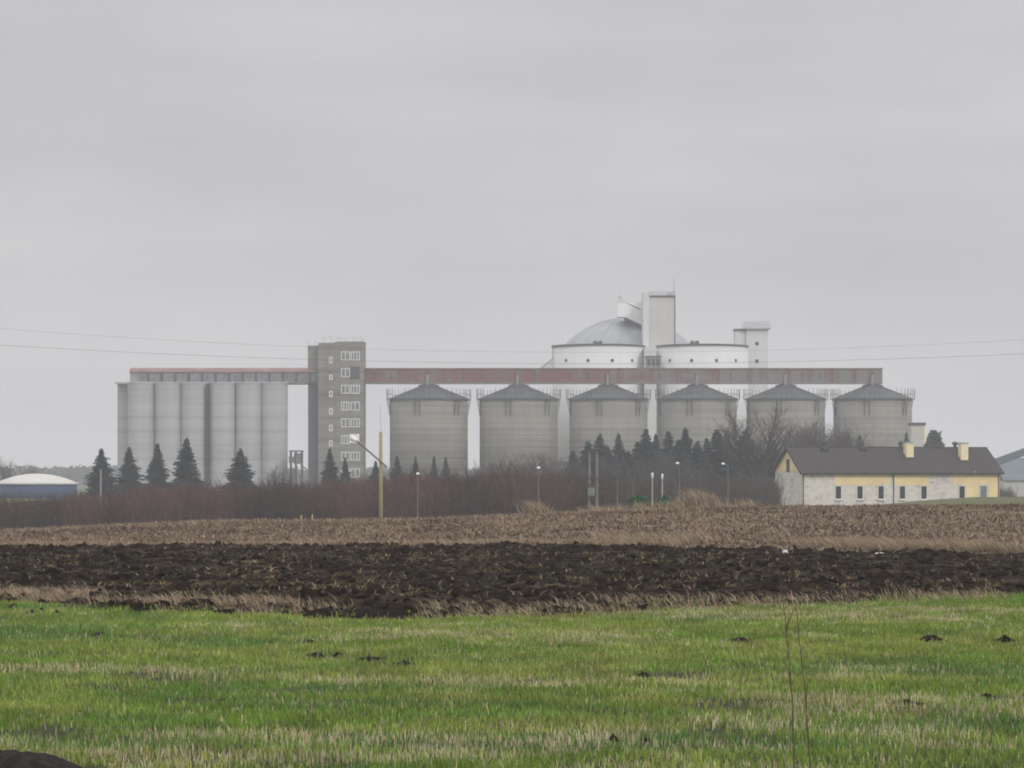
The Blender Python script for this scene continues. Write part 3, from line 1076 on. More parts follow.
def window(base, parent, x0, x1, yf, z0, z1, lights, pane="pale_glass", fr=0.17):
    """a frame mesh with a pane behind it"""
    w = MB(base)
    w.box(x0, x1, yf - 0.10, yf - 0.003, z0, z0 + fr)
    w.box(x0, x1, yf - 0.10, yf - 0.003, z1 - fr, z1)
    for q in range(lights + 1):
        xx = x0 + (x1 - x0) * q / lights
        a_ = min(max(xx - fr / 2, x0), x1 - fr)
        w.box(a_, a_ + fr, yf - 0.10, yf - 0.003, z0 + fr, z1 - fr)
    o = w.build("window", M["white_paint"], parent)
    g_ = MB(base)
    g_.box(x0 + 0.03, x1 - 0.03, yf - 0.05, yf - 0.004, z0 + 0.03, z1 - 0.03)
    g_.build("pane", M[pane], o)
    return o


for k in range(8):
    yt = 352.4 + 16.6 * k
    z1, z0 = wz(yt, Ys), wz(yt + 8.7, Ys)
    xa, xb = wx(342.3, Ys), wx(360.8, Ys)
    xm = (xa + xb) / 2
    if k == 1:
        window(base, tw, xa, xm - 0.1, ty0, z0, z1, 2)
        l_ = MB(base)
        l_.box(wx(351.3, Ys), xb, ty0 - 0.09, ty0 - 0.003, wz(380.0, Ys), wz(367.2, Ys))
        l_.build("louvre_panel", M["louvre"], tw)
    elif k == 5:
        window(base, tw, xa, xm - 0.1, ty0, z0, z1, 3)
        l_ = MB(base)
        l_.box(wx(350.8, Ys), wx(360.4, Ys), ty0 - 0.09, ty0 - 0.003, wz(443.2, Ys), wz(434.3, Ys))
        l_.build("white_panel", M["white_panel"], tw)
    elif k == 3:
        window(base, tw, xa, xm - 0.25, ty0, z0, z1, 3)
        window(base, tw, xm + 0.1, xb, ty0, z0, z1, 2)
    else:
        window(base, tw, xa, xm - 0.12, ty0, z0, z1, 2 + (k % 2))
        window(base, tw, xm + 0.12, xb, ty0, z0, z1, 3 - (k % 2))
for k, yt in enumerate((357.6, 375.5, 391.5, 408.5, 425.0, 440.5)):
    hh_ = (6.5, 5.0, 6.0, 6.5, 6.5, 6.0)[k]
    window(base, tw, wx(330.4, Ys), wx(333.8, Ys), ty0, wz(yt + hh_, Ys), wz(yt, Ys), 1, "pale_glass", 0.22)

# steel platform between the cells and the tower
base = (wx(299, Ys), Ys - 8, GZ)
sp = thing("steel_platform", "small dark steel platform with machinery between pale cells and grey tower", "platform", base)
mb = MB(base)
for px in (293.5, 298.5, 304.5):
    for dy in (-9.5, -6.5):
        mb.tube((wx(px, Ys), Ys + dy, GZ - 0.3), (wx(px, Ys), Ys + dy, wz(452, Ys)), 0.16, 0.16, 5)
mb.tube((wx(293.5, Ys), Ys - 9.5, wz(466, Ys)), (wx(304.5, Ys), Ys - 9.5, wz(478, Ys)), 0.1, 0.1, 4)
mb.build("frame", M["dark_steel"], sp)
mb = MB(base)
mb.box(wx(292.5, Ys), wx(305.5, Ys), Ys - 10, Ys - 6, wz(452, Ys), wz(450.8, Ys))
mb.build("deck", M["dark_steel"], sp)
mb = MB(base)
mb.box(wx(297, Ys), wx(304, Ys), Ys - 9.4, Ys - 6.6, wz(464, Ys), wz(453.5, Ys))
mb.box(wx(292, Ys), wx(296.5, Ys), Ys - 9.4, Ys - 6.6, wz(463, Ys), wz(457, Ys))
mb.build("hopper", M["steel"], sp)

# ------------------------------------------------------------------ white drums, dome, elevator
Yd = 724.0
Sd = Yd / F
GD = H(wx(650, Yd), Yd)
for cpx, rpx, wins, lab in ((598.6, 46.4, (566.2, 587.8, 612.0, 632.2), "white round store with four small round windows, under the metal dome"),
                            (702.2, 45.8, (670.2, 691.2, 716.0, 736.0), "white round store with small round windows, joined to the narrow white shaft")):
    cx, R = wx(cpx, Yd), rpx * Sd
    yf = Yd - R
    zr = wz(347.4, Yd)
    base = (cx, Yd, GD)
    d = thing("storage_drum", lab, "silo", base, "white round stores behind the gallery")
    mb = MB(base)
    mb.lathe(cx, Yd, [(R, GD - 0.5), (R, zr)], 96)
    mb.build("wall", M["white_wall"], d, True)
    mb = MB(base)
    mb.lathe(cx, Yd, [(R + 0.2, zr - 0.02), (R + 0.2, zr + 0.38), (R - 0.6, zr + 0.46), (0.5, zr + 0.62)], 96)
    mb.build("roof", M["rust_rim"], d)
    for q in (-1, 1):
        mb = MB(base)
        xq = cx + q * 2.4 * Sd + (-0.5 if cpx < 650 else -2.5)
        mb.lathe(xq, Yd - R + 1.6, [(0.55, zr + 0.4), (0.55, zr + 0.9), (0.35, zr + 1.2)], 12)
        mb.build("roof_vent", M["dark_steel"], d)
    for wpx in wins:
        X = wx(wpx, Yd - R * 0.8)
        dx = X - cx
        dy = -math.sqrt(max(R * R - dx * dx, 0))
        a = math.atan2(dy, dx)
        zc_ = wz(360.4, Yd + dy)
        mb = MB(base)
        c1 = (cx + (R - 0.05) * math.cos(a), Yd + (R - 0.05) * math.sin(a), zc_)
        c2 = (cx + (R + 0.06) * math.cos(a), Yd + (R + 0.06) * math.sin(a), zc_)
        mb.tube(c1, c2, 0.40, 0.40, 14)
        mb.build("window", M["glass"], d)

# metal dome
Yq = 762.0
Sq = Yq / F
cx = wx(627.5, Yq)
ztd = wz(318.0, Yq)
Rd = 22.8
zcd = ztd - Rd
base = (cx, Yq, GD)
dm = thing("metal_dome", "wide dull metal dome rising behind the white round stores", "dome", base)
mb = MB(base)
prof = []
th0 = math.acos((Rd - 9.0) / Rd)
for q in range(15):
    th = th0 * (1 - q / 14)
    prof.append((max(Rd * math.sin(th), 0.05), zcd + Rd * math.cos(th)))
mb.lathe(cx, Yq, prof, 40)
mb.build("roof", M["dome_metal"], dm)
mb = MB(base)
mb.lathe(cx, Yq, [(prof[0][0] - 0.2, GD - 0.5), (prof[0][0] - 0.2, prof[0][1])], 64)
mb.build("wall", M["white_wall"], dm, True)
mb = MB(base)
for q in range(20):
    a = 2 * math.pi * (q + .5) / 20
    for j in range(len(prof) - 1):
        p, r = prof[j], prof[j + 1]
        mb.tube((cx + p[0] * math.cos(a), Yq + p[0] * math.sin(a), p[1] + .04), (cx + r[0] * math.cos(a), Yq + r[0] * math.sin(a), r[1] + .04), 0.07, 0.07, 4)
mb.build("rib", M["dome_metal"], dm)

# elevator shaft
Ye = 745.0
Se = Ye / F
y0e = Ye - 4.0
ex0, ex1 = wx(643.0, y0e), wx(674.6, y0e)
zte = wz(297.0, y0e)
base = ((ex0 + ex1) / 2, Ye, GD)
el = thing("elevator_shaft", "tall pale square elevator shaft rising above the dome with a rooftop railing", "tower", base)
mb = MB(base)
mb.box(wx(649.2, y0e), ex1, y0e, Ye + 4, GD - .5, zte)
mb.build("main_shaft", M["cream_wall"], el)
mb = MB(base)
mb.box(ex0, wx(649.2, y0e) - 0.01, y0e - 0.9, Ye + 3.4, GD - .5, wz(292.6, y0e))
mb.build("stair_shaft", M["white_wall"], el)
mb = MB(base)
mb.box(wx(644.6, 714.5), wx(656.6, 714.5), 714.5, y0e - 1.0, GD - .5, wz(347.0, 714.5))
mb.build("added_gap_slab", M["white_wall"], el)  # white slab added so the shaded gap between the drums looks bright
mb = MB(base)
mb.box(wx(649.6, y0e), ex1 + 0.25, y0e - 0.25, Ye + 4.2, zte, zte + 0.4)
mb.build("roof", M["dark_steel"], el)
mb = MB(base)
for yy in (y0e, Ye + 4):
    for q in range(9):
        xx = wx(649.6, y0e) + (ex1 - wx(649.6, y0e)) * q / 8
        mb.tube((xx, yy, zte + .4), (xx, yy, wz(291.5, y0e)), 0.07, 0.07, 4)
    for zz in (wz(291.5, y0e), wz(293.5, y0e)):
        mb.tube((wx(649.6, y0e), yy, zz), (ex1, yy, zz), 0.07, 0.07, 4)
mb.box(wx(667.5, y0e), wx(673.5, y0e), y0e + 1.5, y0e + 3.5, zte + .4, wz(292.0, y0e))
mb.build("roof_railing", M["galv"], el)
mb = MB(base)
mb.tube((ex1 + 0.08, y0e - 0.1, GD), (ex1 + 0.08, y0e - 0.1, zte), 0.14, 0.14, 6)
mb.build("downpipe", M["dark_steel"], el)
mb = MB(base)
mb.tube((ex1 - 0.1, y0e + 0.3, zte + .4), (ex1 - 0.1, y0e + 0.3, wz(277, y0e)), 0.09, 0.04, 5)
mb.build("mast", M["steel"], el)

# sloped transfer conveyor between dome and shaft
yc0, yc1 = 749.4, 755.0
P = lambda px, py: (wx(px, yc0), wz(py, yc0))
base = (wx(628, 752), 752, wz(317, 752))
tr = thing("transfer_conveyor", "white sloped conveyor housing joining the dome top to the pale shaft", "conveyor", base)
mb = MB(base)
mb.prism([P(617.6, 316.8), P(625.5, 317.2), P(643.2, 325.5), P(643.2, 311.0), P(626.5, 303.8), P(617.6, 303.2)][::-1], yc0, yc1)
mb.build("housing", M["white_panel"], tr)
mb = MB(base)
mb.prism([P(627.5, 302.6), P(643.2, 309.6), P(643.2, 302.0)], yc0 + 0.6, yc1 - 0.6)
mb.build("roof_wedge", M["white_panel"], tr)
mb = MB(base)
mb.prism([P(618.4, 303.1), P(626.0, 303.6), P(626.0, 300.4), P(622.5, 299.6), P(622.0, 295.2), P(619.0, 295.2)], yc0 + 1, yc1 - 1)
mb.build("head_box", M["cream_wall"], tr)
mb = MB(base)
mb.prism([P(624.5, 318.6), P(643.2, 327.3), P(643.2, 325.7), P(625.5, 317.4)], yc0 - 0.1, yc1)
mb.build("floor_edge", M["dark_steel"], tr)  # dark strip put in for the shadow line under the housing

# narrow shaft beside the drum
Yn = 731.0
yn0 = Yn - 2.7
base = (wx(757, Yn), Yn, GD)
ns = thing("white_shaft", "narrow white shaft with two square windows and a railed platform on top", "tower", base)
mb = MB(base)
mb.box(wx(746.4, yn0), wx(768.0, yn0), yn0, Yn + 2.7, GD - .5, wz(329.0, yn0))
mb.build("shaft", M["white_wall"], ns)
mb = MB(base)
mb.box(wx(735.2, yn0), wx(746.4, yn0) - .01, yn0 + .6, Yn + 2.4, wz(346, yn0), wz(330.6, yn0))
wg = mb.build("side_bay", M["white_wall"], ns)
mb = MB(base)
mb.box(wx(734.6, yn0), wx(746.4, yn0) - .01, yn0 + .4, Yn + 2.6, wz(330.6, yn0), wz(328.6, yn0))
mb.build("roof", M["dark_steel"], wg)
mb = MB(base)
mb.box(wx(743.5, yn0), wx(770.5, yn0), yn0 - .7, Yn + 3.2, wz(329.0, yn0), wz(327.6, yn0))
mb.build("platform", M["galv"], ns)
mb = MB(base)
for yy in (yn0 - .6, Yn + 3.1):
    for q in range(8):
        xx = wx(743.8, yn0) + (wx(770, yn0) - wx(743.8, yn0)) * q / 7
        mb.tube((xx, yy, wz(327.6, yn0)), (xx, yy, wz(322.0, yn0)), 0.06, 0.06, 4)
    for pyq in (322.0, 324.8):
        mb.tube((wx(743.8, yn0), yy, wz(pyq, yn0)), (wx(770, yn0), yy, wz(pyq, yn0)), 0.06, 0.06, 4)
mb.build("railing", M["galv"], ns)
for yy in (343.6, 361.2):
    mb = MB(base)
    mb.box(wx(755.3, yn0), wx(758.6, yn0), yn0 - .05, yn0 - .003, wz(yy + 1.7, yn0), wz(yy - 1.7, yn0))
    mb.build("window", M["glass"], ns)

# cream shaft behind the cottage
Yc = 640.0
base = (wx(918, Yc), Yc, H(wx(918, Yc), Yc))
cs_ = thing("cream_shaft", "small cream flat roofed shaft past the end silo, over the cottage roof", "tower", base)
mb = MB(base)
mb.box(wx(911.2, Yc), wx(925.0, Yc), Yc, Yc + 4, base[2] - .5, wz(425.2, Yc))
mb.build("wall", M["pale_yellow"] if False else M["cream_wall"], cs_)
mb = MB(base)
mb.box(wx(910.6, Yc), wx(925.8, Yc), Yc - .2, Yc + 4.2, wz(425.2, Yc), wz(422.6, Yc))
mb.build("roof", M["dark_steel"], cs_)
mb = MB(base)
mb.box(wx(924.0, Yc), wx(925.0, Yc) + .06, Yc - .05, Yc - .003, base[2], wz(425.4, Yc))
mb.build("corner_trim", M["yellow"], cs_)

# blue tank at the far side
Yt = 520.0
St = Yt / F
cx, R = wx(36.5, Yt), 40.5 * St
zg = H(cx, Yt)
base = (cx, Yt, zg)
tk = thing("blue_tank", "low round blue tank with a shallow white domed roof", "tank", base)
mb = MB(base)
mb.lathe(cx, Yt, [(R, zg - .5), (R, wz(482.8, Yt))], 64)
mb.build("wall", M["blue_paint"], tk, True)
mb = MB(base)
zr, za_ = wz(482.9, Yt), wz(473.6, Yt)
prof = [(R + .2, zr - .25)] + [((R + .2) * math.cos(q * math.pi / 16) if q < 8 else 0.05, zr + (za_ - zr) * math.sin(q * math.pi / 16)) for q in range(9)]
prof = [(R + .2, zr - .25)] + [(max(R * (1 - q / 9), 0.05), zr + (za_ - zr) * (1 - (1 - q / 9) ** 2)) for q in range(10)]
mb.lathe(cx, Yt, prof, 64)
mb.build("roof", M["cream_wall"], tk, True)

# warehouse and sloped conveyor behind the cottage's far end
Yh = 540.0
base = (wx(1050, Yh), Yh, H(wx(1050, Yh), Yh))
wh = thing("warehouse", "pale walled warehouse with a blue grey sheet roof past the cottage", "warehouse", base)
mb = MB(base)
mb.box(wx(1003.5, Yh), wx(1160, Yh), Yh, Yh + 18, base[2] - .5, wz(480.0, Yh))
mb.build("wall", M["cream_wall"], wh)
mb = MB(base)
x0w, x1w = wx(1003, Yh), wx(1160.5, Yh)
vs = [(x0w, Yh - .4, wz(480.4, Yh)), (x1w, Yh - .4, wz(480.4, Yh)), (x1w, Yh + 9, wz(457.5, Yh)), (x0w, Yh + 9, wz(457.5, Yh)), (x1w, Yh + 18.4, wz(480.4, Yh)), (x0w, Yh + 18.4, wz(480.4, Yh))]
mb.add(vs, [(0, 1, 2, 3), (3, 2, 4, 5), (0, 3, 5), (1, 4, 2), (0, 5, 4, 1)])
mb.build("roof", M["blue_grey"], wh)
base = (wx(990, Yh - 20), Yh - 20, H(wx(990, Yh - 20), Yh - 20))
Yv = Yh - 20
ic = thing("inclined_conveyor", "blue grey inclined conveyor rising from the cottage's gable past the warehouse", "conveyor", base)
mb = MB(base)
mb.prism([(wx(975, Yv), wz(473.5, Yv)), (wx(1100, Yv), wz(428.5, Yv)), (wx(1100, Yv), wz(420.5, Yv)), (wx(975, Yv), wz(466.0, Yv))], Yv - 1.2, Yv + 1.2)
mb.build("housing", M["blue_grey"], ic)
for px, py in ((994, 467), (1060, 443.2)):
    mb = MB(base)
    for dy in (-1, 1):
        mb.tube((wx(px, Yv), Yv + dy, base[2] - .5), (wx(px, Yv), Yv + dy, wz(py, Yv)), 0.08, 0.08, 5)
    mb.tube((wx(px, Yv), Yv - 1, wz(py + 12, Yv)), (wx(px, Yv), Yv + 1, wz(py + 4, Yv)), 0.08, 0.08, 4)
    mb.build("trestle", M["steel"], ic)

# ------------------------------------------------------------------ the cottage
HX, HY = wx(802, 363.0), 363.0
PHI = math.radians(19.7)
L, D = 27.9, 8.0
cp, sp_ = math.cos(PHI), math.sin(PHI)
hz = H(HX, HY)
hz = wz(503.5, HY)
house = thing("cottage", "long low cottage in pale blocks and yellow render with a dark tiled roof", "house", (HX, HY, hz), None, PHI)


def hu(px):
    """distance along the front wall for an image column"""
    k_ = (px - 512.0) / F
    return (k_ * HY - HX) / (cp - k_ * sp_)


def hzv(py, u, v=0.0):
    Y = HY + u * sp_ + v * cp
    return wz(py, Y) - hz


def hb():
    return MB((0, 0, 0))


def hbuild(mb, name, mat, parent=None, smooth=False):
    o = mb.build(name, M[mat], parent or house, smooth)
    return o


zrg = hzv(448.6, 14, 4)
zedge = hzv(473.6, 6.0)
ze = zedge + 0.45 * (zrg - zedge) / (4.0 + 0.45)
mb = hb()
mb.box(0, L, 0, D, -1.2, ze - 0.02)
mb.prism([(0, 0), (1, 0), (1, 1)], 0, 0) if False else None
wall = hbuild(mb, "wall", "block")
mb = hb()
hd = D / 2
gab = [(0.0, 0.0, ze - .015), (0.0, D, ze - .015), (0.0, hd, zrg - .12)]
mb.add([(-0.03, a_, c_) for _, a_, c_ in gab] + [(0.25, a_, c_) for _, a_, c_ in gab], [(0, 2, 1), (3, 4, 5), (0, 1, 4, 3), (1, 2, 5, 4), (2, 0, 3, 5)])
hbuild(mb, "gable", "yellow")
mb = hb()
mb.add([(L - .25, a_, c_) for _, a_, c_ in gab] + [(L + .03, a_, c_) for _, a_, c_ in gab], [(0, 2, 1), (3, 4, 5), (0, 1, 4, 3), (1, 2, 5, 4), (2, 0, 3, 5)])
hbuild(mb, "gable", "yellow")
# roof: two slabs
mb = hb()
ov, og, th = 0.45, 0.38, 0.16
sl = (zrg - ze) / hd
for sgn in (0, 1):
    yl = -ov if sgn == 0 else D + ov
    zl = ze - ov * sl
    vs = [(-og, yl, zl), (L + og, yl, zl), (L + og, hd, zrg), (-og, hd, zrg)]
    vt = [(a_, b_, c_ + th) for a_, b_, c_ in vs]
    mb.add(vs + vt, [(0, 3, 2, 1), (4, 5, 6, 7), (0, 1, 5, 4), (1, 2, 6, 5), (2, 3, 7, 6), (3, 0, 4, 7)])
roof = hbuild(mb, "roof", "house_roof")
mb = hb()
mb.tube((-og, hd, zrg + th), (L + og, hd, zrg + th), 0.09, 0.09, 8)
hbuild(mb, "ridge", "house_roof", roof)
mb = hb()
for sgn in (0, 1):
    yl = -ov if sgn == 0 else D + ov
    for xx in (-og - .04, L + og + .005):
        vs = [(xx, yl, ze - ov * sl - .12), (xx + .035, yl, ze - ov * sl - .12), (xx + .035, hd, zrg - .12), (xx, hd, zrg - .12)]
        vt = [(a_, b_, c_ + th + .14) for a_, b_, c_ in vs]
        mb.add(vs + vt, [(0, 3, 2, 1), (4, 5, 6, 7), (0, 1, 5, 4), (1, 2, 6, 5), (2, 3, 7, 6), (3, 0, 4, 7)])
hbuild(mb, "bargeboard", "gutter", roof)
mb = hb()
mb.tube((-og, -ov - .06, ze - ov * sl + .03), (L + og, -ov - .06, ze - ov * sl + .03), 0.10, 0.10, 8)
hbuild(mb, "gutter", "gutter", roof)
for px in (803, 893.3, 998.3):
    u = hu(px)
    mb = hb()
    mb.tube((u, -ov - .05, ze - ov * sl), (u, -.09, ze - .55), 0.06, 0.06, 6)
    mb.tube((u, -.09, ze - .55), (u, -.09, -.6), 0.06, 0.06, 6)
    hbuild(mb, "downpipe", "gutter")


def ragged(px0, px1, py_bot, seed, amp=0.12, top=None):
    """a sheet of yellow render, 3 cm thick, with a broken lower edge"""
    u0, u1 = hu(px0), hu(px1)
    rr = np.random.default_rng(seed)
    k_ = max(3, int((u1 - u0) / 0.22))
    zt_ = ze - .06
    vs_t, vs_b = [], []
    for i in range(k_ + 1):
        u = u0 + (u1 - u0) * i / k_
        vs_t.append((u, zt_))
        vs_b.append((u, hzv(py_bot, u) + amp * rr.normal()))
    mb_ = hb()
    n_ = k_ + 1
    vs = [(u, -.03, z_) for u, z_ in vs_t] + [(u, -.03, z_) for u, z_ in vs_b] + [(u, -.002, z_) for u, z_ in vs_t] + [(u, -.002, z_) for u, z_ in vs_b]
    fs = []
    for i in range(k_):
        fs.append((n_ + i, n_ + i + 1, i + 1, i))
        fs.append((3 * n_ + i, 3 * n_ + i + 1, n_ + i + 1, n_ + i))
        fs.append((i, i + 1, 2 * n_ + i + 1, 2 * n_ + i))
    fs.append((0, 2 * n_, 3 * n_, n_))
    fs.append((k_, n_ + k_, 3 * n_ + k_, 2 * n_ + k_))
    mb_.add(vs, fs)
    hbuild(mb_, "render_patch", "yellow")


ragged(834.5, 890.0, 485.2, 1)
ragged(894.6, 929.0, 485.2, 2)
ragged(953.2, 966.0, 484.0, 3)
ragged(966.2, 978.4, 500.5, 4, 0.05)
ragged(978.6, 988.6, 484.3, 5, 0.02)
ragged(988.8, 999.2, 500.0, 6, 0.05)


def hwin(px, wpx, py0, py1, kind):
    u = hu(px)
    hw_ = (hu(px + wpx / 2) - hu(px - wpx / 2)) / 2
    z0, z1 = hzv(py1, u), hzv(py0, u)
    fr = 0.09
    mb_ = hb()
    a_, b_ = -.075, -.036
    mb_.box(u - hw_ - fr, u - hw_, a_, b_, z0 - fr, z1 + fr)
    mb_.box(u + hw_, u + hw_ + fr, a_, b_, z0 - fr, z1 + fr)
    mb_.box(u - hw_, u + hw_, a_, b_, z1, z1 + fr)
    mb_.box(u - hw_, u + hw_, a_, b_, z0 - fr, z0)
    if kind == "door":
        o = hbuild(mb_, "door", "white_paint")
        o["label"] = "pale glazed door in a white frame"
        g_ = hb()
        g_.box(u - hw_ + .002, u + hw_ - .002, -.06, -.005, z0 + .002, z1 - .002)
        hbuild(g_, "pane", "pale_glass", o)
    else:
        o = hbuild(mb_, "window", "white_paint")
        g_ = hb()
        g_.box(u - hw_ + .002, u + hw_ - .002, -.06, -.005, z0 + .002, z1 - .002)
        hbuild(g_, "pane", "glass", o)
        g_ = hb()
        g_.box(u - hw_ - .16, u + hw_ + .16, -.2, -.004, z0 - fr - .1, z0 - fr - .003)
        hbuild(g_, "sill", "white_paint", o)


for px in (838.2, 859.8, 880.9, 902.2, 923.8, 961.8):
    hwin(px, 5.4, 486.2, 498.8, "window")
hwin(983.4, 6.6, 485.8, 498.6, "door")
# slot window in the near gable
mb = hb()
zg0, zg1 = hzv(472, 0, 4), hzv(459, 0, 4)
mb.box(-.09, -.032, hd - .42, hd + .42, zg0, zg1)
gw = hbuild(mb, "gable_window", "brown_wood")
mb = hb()
mb.box(-.12, -.092, hd - .2, hd + .2, zg0 + .1, zg1 - .1)
hbuild(mb, "pane", "glass", gw)


def chimney(px, v, w, pytop):
    u = hu(px) - v * (sp_ * 0 + 0)
    # correct for the depth on the roof
    k_ = (px - 512.0) / F
    u = (k_ * (HY + v * cp) - HX + v * sp_) / (cp - k_ * sp_)
    zroof = ze + sl * v
    ztop_ = hzv(pytop, u, v)
    mb_ = hb()
    mb_.box(u - w / 2, u + w / 2, v - .4, v + .4, zroof - .6, ztop_)
    ch = hbuild(mb_, "chimney", "pale_yellow", roof)
    mb_ = hb()
    mb_.box(u - w / 2 - .08, u + w / 2 + .08, v - .48, v + .48, ztop_, ztop_ + .12)
    cap = hbuild(mb_, "chimney_cap", "galv", roof)
    mb_ = hb()
    z_ = zroof + th
    mb_.add([(u - w / 2 - .25, v - .75, z_ - .75 * sl + .03), (u + w / 2 + .25, v - .75, z_ - .75 * sl + .03), (u + w / 2 + .25, v + .5, z_ + .5 * sl + .03), (u - w / 2 - .25, v + .5, z_ + .5 * sl + .03),
             (u - w / 2 - .25, v - .75, z_ - .75 * sl - .05), (u + w / 2 + .25, v - .75, z_ - .75 * sl - .05), (u + w / 2 + .25, v + .5, z_ + .5 * sl - .05), (u - w / 2 - .25, v + .5, z_ + .5 * sl - .05)],
            [(0, 1, 2, 3), (0, 4, 5, 1), (1, 5, 6, 2), (2, 6, 7, 3), (3, 7, 4, 0), (4, 7, 6, 5)])
    hbuild(mb_, "flashing", "gutter", roof)


chimney(908.6, 2.6, 1.05, 443.0)
chimney(963.2, 2.1, 1.05, 443.4)
for px, v, big in ((823.8, 3.6, 1.0), (862.6, 3.6, .8), (900.5, 4.4, .9), (955.0, 4.4, 1.15)):
    k_ = (px - 512.0) / F
    u = (k_ * (HY + v * cp) - HX + v * sp_) / (cp - k_ * sp_)
    zr0 = ze + sl * min(v, D - v) + th - .2
    mb = hb()
    mb.lathe(u, v, [(.42 * big, zr0), (.42 * big, zr0 + .5), (.22, zr0 + .62), (.20, zr0 + .8), (.30 * big, zr0 + .88), (.34 * big, zr0 + 1.05), (.26 * big, zr0 + 1.22), (.05, zr0 + 1.28)], 14)
    vo = hbuild(mb, "roof_vent", "dark_steel", roof)
    mb = hb()
    mb.box(u - .55 * big, u + .55 * big, v - .4, v + .4, zr0 - .3, zr0 + .25)
    hbuild(mb, "vent_base", "gutter", roof)
mb = hb()
u = hu(974)
mb.lathe(u, -.25, [(.08, ze - .42), (.17, ze - .3), (.17, ze - .12), (.06, ze - .05)], 10)
hbuild(mb, "wall_lamp", "lamp_white")
# flower pots etc. are left out: nothing of that shows

# ------------------------------------------------------------------ poles and lamps
Yp = 200.0
xp = wx(380.8, Yp)
zg = H(xp, Yp)
po = thing("wooden_pole", "yellowish wooden pole with a slanting dark arm carrying a white lamp", "pole", (xp, Yp, zg))
mb = MB((xp, Yp, zg))
mb.tube((xp, Yp, zg - .3), (xp, Yp, wz(432, Yp)), 0.16, 0.12, 10)
mb.build("post", M["wood"], po, True)
mb = MB((xp, Yp, zg))
mb.tube((xp + .02, Yp, wz(432, Yp)), (xp - .05, Yp, wz(405, Yp)), 0.022, 0.012, 5)
mb.build("spike", M["galv"], po)
mb = MB((xp, Yp, zg))
mb.tube((wx(355.5, Yp), Yp - .2, wz(440, Yp)), (wx(386.5, Yp), Yp - .16, wz(466.5, Yp)), 0.065, 0.065, 6)
mb.build("arm", M["grey_wood"], po)
mb = MB((xp, Yp, zg))
mb.tube((wx(356.4, Yp), Yp - .2, wz(440.8, Yp)), (wx(351.2, Yp), Yp - .2, wz(437.5, Yp)), 0.15, 0.21, 10)
mb.build("lamp_head", M["lamp_white"], po)


def lamp(px, pyt, Y, label, arm=0.5, r=0.045, grey="steel", group="street lamps along the far hedge"):
    X = wx(px, Y)
    zg = H(X, Y)
    t = thing("street_lamp", label, "street lamp", (X, Y, zg), group)
    zt_ = wz(pyt, Y)
    mb = MB((X, Y, zg))
    mb.tube((X, Y, zg - .2), (X, Y, zt_ - .1), r * 1.4, r, 8)
    mb.tube((X, Y, zt_ - .1), (X + arm * .6, Y - .1, zt_ + .05), r * .8, r * .7, 6)
    mb.build("post", M[grey], t)
    mb = MB((X, Y, zg))
    cx_ = X + arm * .55
    mb.lathe(cx_, Y - .1, [(.05, zt_ - .05), (.13, zt_ - .03), (.15, zt_ + .03), (.10, zt_ + .10), (.03, zt_ + .13)], 12)
    mb.build("lamp_head", M["lamp_white"], t)
    return t


lamp(417.8, 474.2, 226, "street lamp in the reddish thicket between wooden pole and second silo", .0, .036)
lamp(538.6, 468.2, 226, "street lamp rising from the thicket under the second silo from the tower", .0, .036)
lamp(679.5, 463.6, 226, "slim street lamp with a single head before the tall spruces", -.3, .036)
lamp(728.0, 464.2, 226, "street lamp standing beside the big bare tree", -.7, .036)


def short_lamp(px, pyt, label):
    Y = 232.0
    X = wx(px, Y)
    zg = H(X, Y)
    t = thing("garden_lamp", label, "lamp", (X, Y, zg), "short white lamps behind the dry grass")
    zt_ = wz(pyt, Y)
    mb = MB((X, Y, zg))
    mb.tube((X, Y, zg - .2), (X, Y, zt_ - .25), 0.06, 0.045, 8)
    mb.build("post", M["galv"], t)
    mb = MB((X, Y, zg))
    mb.lathe(X, Y, [(.05, zt_ - .3), (.08, zt_ - .2), (.10, zt_), (.07, zt_ + .10), (.02, zt_ + .16)], 12)
    mb.build("lamp_head", M["lamp_white"], t)


short_lamp(652.4, 474.5, "short white lamp behind dry grass, taller neighbour standing off the slim street lamp")
short_lamp(662.3, 475.5, "short white lamp behind dry grass, the one closer to the slim street lamp")

X = wx(100.8, 260.0)
zg = H(X, 260.0)
t = thing("thin_pole", "thin pale grey pole in front of the end spruce by the blue tank", "pole", (X, 260.0, zg))
mb = MB((X, 260.0, zg))
mb.tube((X, 260, zg - .2), (X, 260, wz(471, 260)), .07, .05, 8)
mb.build("post", M["galv"], t)
mb = MB((X, 260.0, zg))
mb.lathe(X, 260, [(.07, wz(471, 260)), (.09, wz(470.3, 260)), (.03, wz(469.6, 260))], 8)
mb.build("cap", M["galv"], t)

# transformer station on two poles
Yx = 226.0
X = wx(593.5, Yx)
zg = H(X, Yx)
base = (X, Yx, zg)
tf = thing("transformer_pole", "twin grey poles carrying a greenish transformer tank in front of spruces", "transformer", base)
for px, pt in ((589.5, 452.5), (596.8, 447.5)):
    mb = MB(base)
    mb.tube((wx(px, Yx), Yx, zg - .3), (wx(px, Yx), Yx, wz(pt, Yx)), .13, .09, 8)
    mb.build("post", M["conc_pole"], tf)
mb = MB(base)
mb.box(wx(587.0, Yx), wx(595.0, Yx), Yx - .5, Yx - .15, wz(485.2, Yx), wz(484.0, Yx))
mb.box(wx(588, Yx), wx(599.5, Yx), Yx - .2, Yx + .2, wz(478.8, Yx), wz(477.9, Yx))
mb.box(wx(592.5, Yx), wx(600.5, Yx), Yx - .2, Yx + .2, wz(450.4, Yx), wz(449.6, Yx))
mb.build("crossarm", M["dark_steel"], tf)
mb = MB(base)
